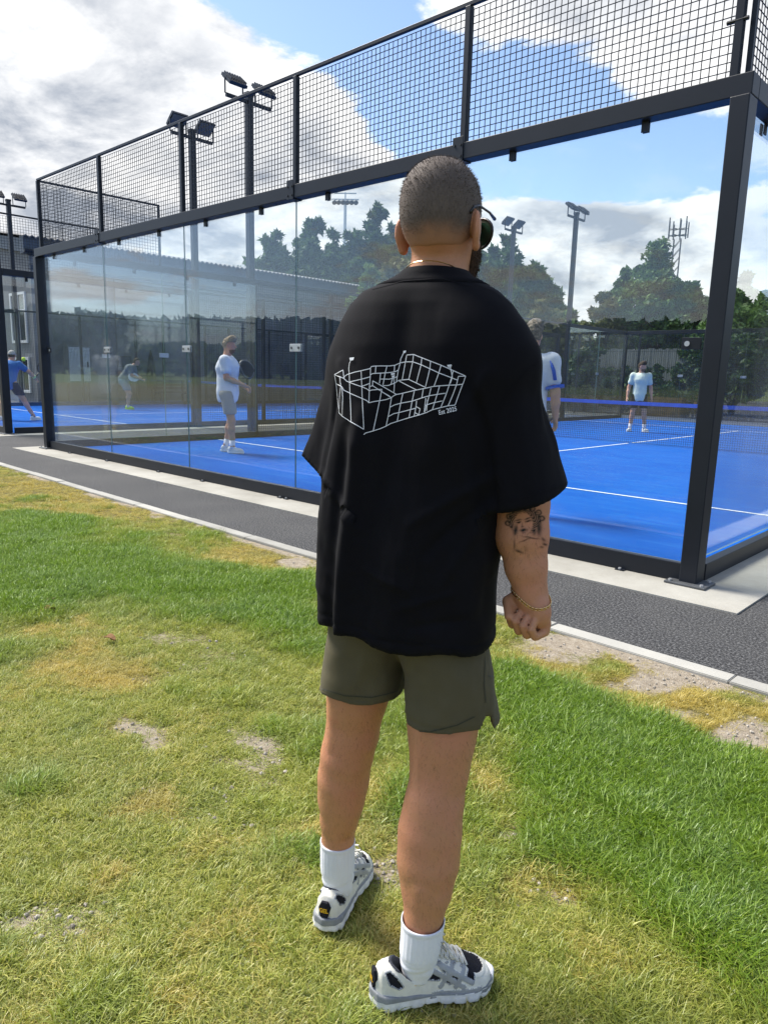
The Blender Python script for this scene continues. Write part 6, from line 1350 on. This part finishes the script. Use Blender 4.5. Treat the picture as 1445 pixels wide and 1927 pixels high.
# neighbour court: player in grey bending forward with a white racket
p4, J4 = player('man in grey t-shirt and neon yellow shoes leaning over his racket on the farther court', 240, 770, 47, dict(J=joints(pelvis=(0, -.08, .92), chest=(0, .16, 1.25), neck=(0, .27, 1.38), head=(0, .36, 1.50), shL=(-.185, .20, 1.32), shR=(.185, .20, 1.32), elL=(-.24, .26, 1.06), wrL=(-.12, .46, .98), elR=(.24, .28, 1.06), wrR=(.10, .50, .96), hipL=(-.09, -.08, .90), hipR=(.09, -.08, .90), knL=(-.12, .06, .49), knR=(.12, .10, .49), anL=(-.13, -.03, .09), anR=(.13, .08, .09), toeL=(-.16, .2, 0), toeR=(.18, .28, 0)),
     look=10, shirt=C_['darkgrey'], short=C_['tealshort'], shoe=M['neon'], sole=M['neon'], sock=C_['white'], sock_h=0, hair=M['brownhair']))
racket(p4, (.0, .54, .98), (.15, .95, .12), (.95, .0, .3), 'white racket held out low by the man in grey', M['whiteshoe'], M['white_paint'])
# neighbour court: player in blue lunging at the left edge
p5, J5 = player('man in blue t-shirt, navy shorts and white cap lunging at the left edge', 22, 790, -50, dict(J=joints(pelvis=(0, -.02, .86), chest=(.02, .10, 1.22), neck=(.03, .16, 1.37), head=(.03, .22, 1.52), shL=(-.17, .10, 1.30), shR=(.22, .10, 1.30), elR=(.42, .16, 1.13), wrR=(.50, .30, 1.0), elL=(-.30, .2, 1.12), wrL=(-.20, .42, 1.10), hipL=(-.10, -.02, .85), hipR=(.10, -.02, .85), knL=(-.22, .10, .47), knR=(.30, .04, .48), anL=(-.20, -.10, .09), anR=(.52, -.02, .09), toeL=(-.24, .12, 0), toeR=(.66, .16, 0)),
     look=0, shirt=C_['blue'], short=C_['navy'], shoe=M['whiteshoe'], sock=C_['navy'], sock_h=0, hair=M['brownhair'], cap=C_['stone'], skin=M['skin2']))
wb = MB(); e5, w5 = np.array(J5['elR']), np.array(J5['wrR']); wb.tube([e5*.25+w5*.75, e5*.05+w5*.95], [.043, .040], 14); wb.build('wristband', mat('lime_wristband', (.55, .70, .30), .9), p5, True)
racket(p5, (.50, .36, 1.02), (.2, .5, .75), (.7, -.6, .1), 'dark racket raised by the man in blue at the left edge', M['darkgrey_'] if 'darkgrey_' in M else M['plate'], M['plastic'])
# ball in the air
d_ = ray(45, 676); t_ = 18.6/math.hypot(d_[0], d_[1]); bc = CAM+d_*t_; tb_ = bpy.data.meshes.new('padel_ball'); bm_ = bmesh.new(); bmesh.ops.create_uvsphere(bm_, u_segments=20, v_segments=12, radius=.045); bm_.to_mesh(tb_); bm_.free()
for q in tb_.polygons: q.use_smooth = True
o = link('padel_ball', tb_, None, mat('ball_felt', (.62, .80, .05), .95, .1, 0, .1, 60, .4, 200)); o.location = bc; tag(o, 'yellow-green padel ball in the air beside the man in blue', 'ball')
sm_ = MB(); sm_.tube([(.0455*math.cos(a), .0455*math.sin(a)*math.cos(.5*math.sin(2*a)), .0455*math.sin(.5*math.sin(2*a))*math.sin(a)) for a in np.linspace(0, 6.283, 30)], .0015, 5, False); sm_.build('seam', M['white_paint'], o)

# ------------------------------------------------------------------ grass
def blade_mat():
    m = bpy.data.materials.new('grass_blades'); m.use_nodes = True; t = NT(m.node_tree); t.n.clear(); o = t.new('ShaderNodeOutputMaterial')
    A = lambda n: t.new('ShaderNodeAttribute', attribute_name=n, attribute_type='INSTANCER').outputs['Fac']
    g = t.new('ShaderNodeNewGeometry'); rnd = t.new('ShaderNodeObjectInfo').outputs['Random']; isl = g.outputs['Random Per Island']; gr, ye = A('green'), A('yellow')
    nz = t.noise(g.outputs['Position'], 2.2, 4, .6); v = t.math('ADD', t.math('MULTIPLY', isl, .6), t.math('MULTIPLY', rnd, .4))
    green = t.ramp(v, [(.1, (.080, .150, .008)), (.5, (.175, .295, .014)), (.85, (.30, .42, .030))])
    mixed = t.ramp(v, [(.1, (.16, .195, .022)), (.45, (.33, .375, .050)), (.75, (.52, .50, .115)), (.95, (.68, .61, .25))])
    straw = t.ramp(v, [(.1, (.34, .26, .045)), (.5, (.58, .46, .10)), (.9, (.70, .58, .21))])
    c = t.mix(t.ss(t.math('ADD', gr, t.math('MULTIPLY', t.math('SUBTRACT', isl, .5), .5)), .12, .62), mixed, green); c = t.mix(t.ss(t.math('ADD', ye, t.math('MULTIPLY', t.math('SUBTRACT', rnd, .5), .5)), .22, .85), c, straw)
    c = t.mix(t.ss(nz, .45, .7, 0, .25), c, (.19, .29, .10, 1))
    d = t.new('ShaderNodeBsdfDiffuse', {0: c}); tl = t.new('ShaderNodeBsdfTranslucent', {0: c}); gs = t.new('ShaderNodeBsdfGlossy', {0: (.8, .85, .8, 1), 1: .45})
    m1 = t.new('ShaderNodeMixShader', {0: .42, 1: d.outputs[0], 2: tl.outputs[0]}); m2 = t.new('ShaderNodeMixShader', {0: .045, 1: m1.outputs[0], 2: gs.outputs[0]}); t.l.new(m2.outputs[0], o.inputs[0]); return m
M['blade'] = blade_mat()
def tuft(seed, n, h, spread, lean, w=.0017):
    rng = np.random.default_rng(seed); V = []; F = []
    for i in range(n):
        x, y = rng.normal(size=2)*spread; a = rng.uniform(0, 6.283); L = h*rng.uniform(.45, 1.25); le = lean*rng.uniform(.3, 1.5); d = np.array([math.cos(a), math.sin(a), 0]); s_ = np.array([-math.sin(a+rng.normal()*.5), math.cos(a+rng.normal()*.5), 0])*w*rng.uniform(.6, 1.15)
        k = len(V); P = []
        for t in (0, .4, .75, 1):
            q = np.array([x, y, 0])+d*L*le*t*t+np.array([0, 0, L*t*math.sqrt(max(.06, 1-(le*t*.75)**2))]); P.append(q)
        V += [P[0]-s_, P[0]+s_, P[1]-s_*.9, P[1]+s_*.9, P[2]-s_*.6, P[2]+s_*.6, P[3]]
        F += [(k, k+1, k+3, k+2), (k+2, k+3, k+5, k+4), (k+4, k+5, k+6, k+6)]
    me = bpy.data.meshes.new('grass_tuft'); me.from_pydata([tuple(v) for v in V], [], [f if f[2] != f[3] else f[:3] for f in F]); me.materials.append(M['blade']); return bpy.data.objects.new('grass_tuft', me)
TUFTS = [tuft(1, 36, .031, .018, 1.25, .0013), tuft(2, 36, .026, .020, 1.5, .0013), tuft(3, 34, .037, .017, 1.0, .0013), tuft(4, 34, .044, .018, 1.15, .0014), tuft(5, 28, .021, .020, 1.7, .0012)]
rng = np.random.default_rng(77)
# candidates thrown over the lawn, dense near the viewer, thinner with distance
N_ = 230000; dep = .75+9.6*rng.uniform(0, 1, N_)**2.0; latm = rng.uniform(-1, 1, N_)*(dep*.60+.35); Gx = CAM[0]+FH[0]*dep+RH[0]*latm; Gy = CAM[1]+FH[1]*dep+RH[1]*latm
Nb = 9000; Gx = np.concatenate([Gx, rng.uniform(-12, 4, Nb)]); Gy = np.concatenate([Gy, rng.uniform(-7.5, -1.3, Nb)])
P2 = np.column_stack([Gx, Gy]); P2 = P2[P2[:, 1] < kerb_y(P2[:, 0])-.115]
gr, ye, ba = lawn_fields(P2); keep = rng.uniform(0, 1, len(P2)) > np.clip(ba*1.35-.05, 0, .985); P2, gr, ye, ba = P2[keep], gr[keep], ye[keep], ba[keep]
dist = np.hypot(P2[:, 0]-CAM[0], P2[:, 1]-CAM[1]); keep = rng.uniform(0, 1, len(P2)) < np.clip(.62+.5*gr+.2*(fbm(P2, 12, 91)-.5)*2, .25, 1); P2, gr, ye, ba, dist = P2[keep], gr[keep], ye[keep], ba[keep], dist[keep]
kind = np.where(gr > .35+.3*rng.uniform(-1, 1, len(P2)), rng.integers(2, 4, len(P2)), np.where(ba > .25, 4, rng.integers(0, 2, len(P2))))
kind = np.where((gr < .3) & (rng.uniform(0, 1, len(P2)) < .25), 4, kind)
sc = rng.uniform(.65, 1.2, len(P2))*(1+.25*np.clip(gr, 0, 1)-.25*np.clip(ye, 0, 1))*(.75+.5*fbm(P2, 6, 92)); Z = lawn_z(P2)-.003
gm = bpy.data.meshes.new('grass'); gm.vertices.add(len(P2)); gm.vertices.foreach_set('co', np.column_stack([P2, Z]).astype(np.float32).ravel())
for nm, arr, ty in (('green', gr, 'FLOAT'), ('yellow', ye, 'FLOAT'), ('scl', sc, 'FLOAT'), ('rot', rng.uniform(0, 6.283, len(P2)), 'FLOAT'), ('sort', kind, 'INT')):
    at = gm.attributes.new(nm, ty, 'POINT'); at.data.foreach_set('value', arr.astype(np.int32 if ty == 'INT' else np.float32))
grass = tag(link('grass', gm, None, M['blade']), 'patchy mown grass, green in places and straw yellow in others', 'grass', None, 'stuff')
ng = bpy.data.node_groups.new('grass_scatter', 'GeometryNodeTree'); ng.interface.new_socket('Geometry', in_out='INPUT', socket_type='NodeSocketGeometry'); ng.interface.new_socket('Geometry', in_out='OUTPUT', socket_type='NodeSocketGeometry')
gi, go = ng.nodes.new('NodeGroupInput'), ng.nodes.new('NodeGroupOutput'); jn = ng.nodes.new('GeometryNodeJoinGeometry')
def natt(nm, ty): a = ng.nodes.new('GeometryNodeInputNamedAttribute'); a.data_type = ty; a.inputs[0].default_value = nm; return a
m2p = ng.nodes.new('GeometryNodeMeshToPoints'); ng.links.new(gi.outputs[0], m2p.inputs[0])
for i, tf in enumerate(TUFTS):
    ins = ng.nodes.new('GeometryNodeInstanceOnPoints'); oi = ng.nodes.new('GeometryNodeObjectInfo'); oi.inputs['Object'].default_value = tf; oi.transform_space = 'ORIGINAL'
    ng.links.new(m2p.outputs[0], ins.inputs['Points']); ng.links.new(oi.outputs['Geometry'], ins.inputs['Instance'])
    cmp = ng.nodes.new('FunctionNodeCompare'); cmp.data_type = 'INT'; cmp.operation = 'EQUAL'; ng.links.new(natt('sort', 'INT').outputs[0], [s_ for s_ in cmp.inputs if s_.type == 'INT'][0]); [s_ for s_ in cmp.inputs if s_.type == 'INT'][1].default_value = i
    ng.links.new(cmp.outputs[0], ins.inputs['Selection']); cx = ng.nodes.new('ShaderNodeCombineXYZ'); ng.links.new(natt('rot', 'FLOAT').outputs[0], cx.inputs[2]); ng.links.new(cx.outputs[0], ins.inputs['Rotation']); ng.links.new(natt('scl', 'FLOAT').outputs[0], ins.inputs['Scale'])
    ng.links.new(ins.outputs[0], jn.inputs[0])
ng.links.new(jn.outputs[0], go.inputs[0]); md = grass.modifiers.new('scatter', 'NODES'); md.node_group = ng
# small stones on the bare patches, a few dry leaves
sb = MB(); rng = np.random.default_rng(31); pq = np.column_stack([rng.uniform(0, 1445, 16000), rng.uniform(900, 1927, 16000)]); cg = np.array([ground(*q)[:2] for q in pq]); cg = cg[cg[:, 1] < kerb_y(cg[:, 0])-.12]
b_ = lawn_fields(cg)[2]; cg = cg[rng.uniform(0, 1, len(cg)) < b_*.38+.006][:600]; zg = lawn_z(cg)
for c, z0 in zip(cg, zg):
    r_ = rng.uniform(.0025, .008) if rng.uniform() > .06 else rng.uniform(.007, .010); z_ = z0+.001; th = rng.uniform(0, 6.28); k = []
    for zz, rr in ((0, 1), (.6, .85), (.95, .35)): k += [(c[0]+r_*rr*(1+.2*rng.normal())*math.cos(th+q*1.2566), c[1]+r_*rr*(1+.2*rng.normal())*math.sin(th+q*1.2566), z_+zz*r_) for q in range(5)]
    sb.add(k, [(0+q, (q+1) % 5, 5+(q+1) % 5, 5+q) for q in range(5)]+[(5+q, 5+(q+1) % 5, 10+(q+1) % 5, 10+q) for q in range(5)]+[(10, 11, 12, 13, 14)])
M['stone'] = foliage_mat('pale_stone', (.20, .175, .14), (.46, .415, .345), .0); tag(sb.build('gravel', M['stone']), 'small pale stones scattered on the bare patches of the lawn', 'gravel', None, 'stuff')
M['dryleaf'] = mat('dry_leaf', (.22, .12, .055), .8, .15, 0, .3, 60)
for px, py, rz, lab in ((208, 1208, .4, 'larger curled brown dry leaf lying on the lawn left of the man'), (95, 1150, 1.4, 'small brown dry leaf near the left edge of the lawn'), (98, 1133, 2.2, 'pale brown dry leaf just beyond the small one at the left edge')):
    c = ground(px, py); o = empty('dry_leaf', (c[0], c[1], lawn_z(c[None, :2])[0]+.022), rz, lab, 'leaf', 'dry leaves on the lawn'); V = []; F = []
    for i in range(9):
        t = i/8; w_ = .020*math.sin(math.pi*t)**.7+.001
        for j in (-1, -.5, 0, .5, 1): V.append((-.032+.064*t, w_*j, .010*abs(j)**1.5+.008*math.sin(t*4)+.003*math.sin(j*5+t*9)))
    for i in range(8):
        for j in range(4): F.append((5*i+j, 5*i+j+1, 5*i+j+6, 5*i+j+5))
    l_ = link('blade', mesh_np('blade', V, F, True), o, M['dryleaf']); md_ = l_.modifiers.new('thick', 'SOLIDIFY'); md_.thickness = .0012
    sb_ = MB(); sb_.tube([(-.032, 0, .002), (-.055, .004, .004)], .0012, 5); sb_.build('stalk', M['dryleaf'], o)
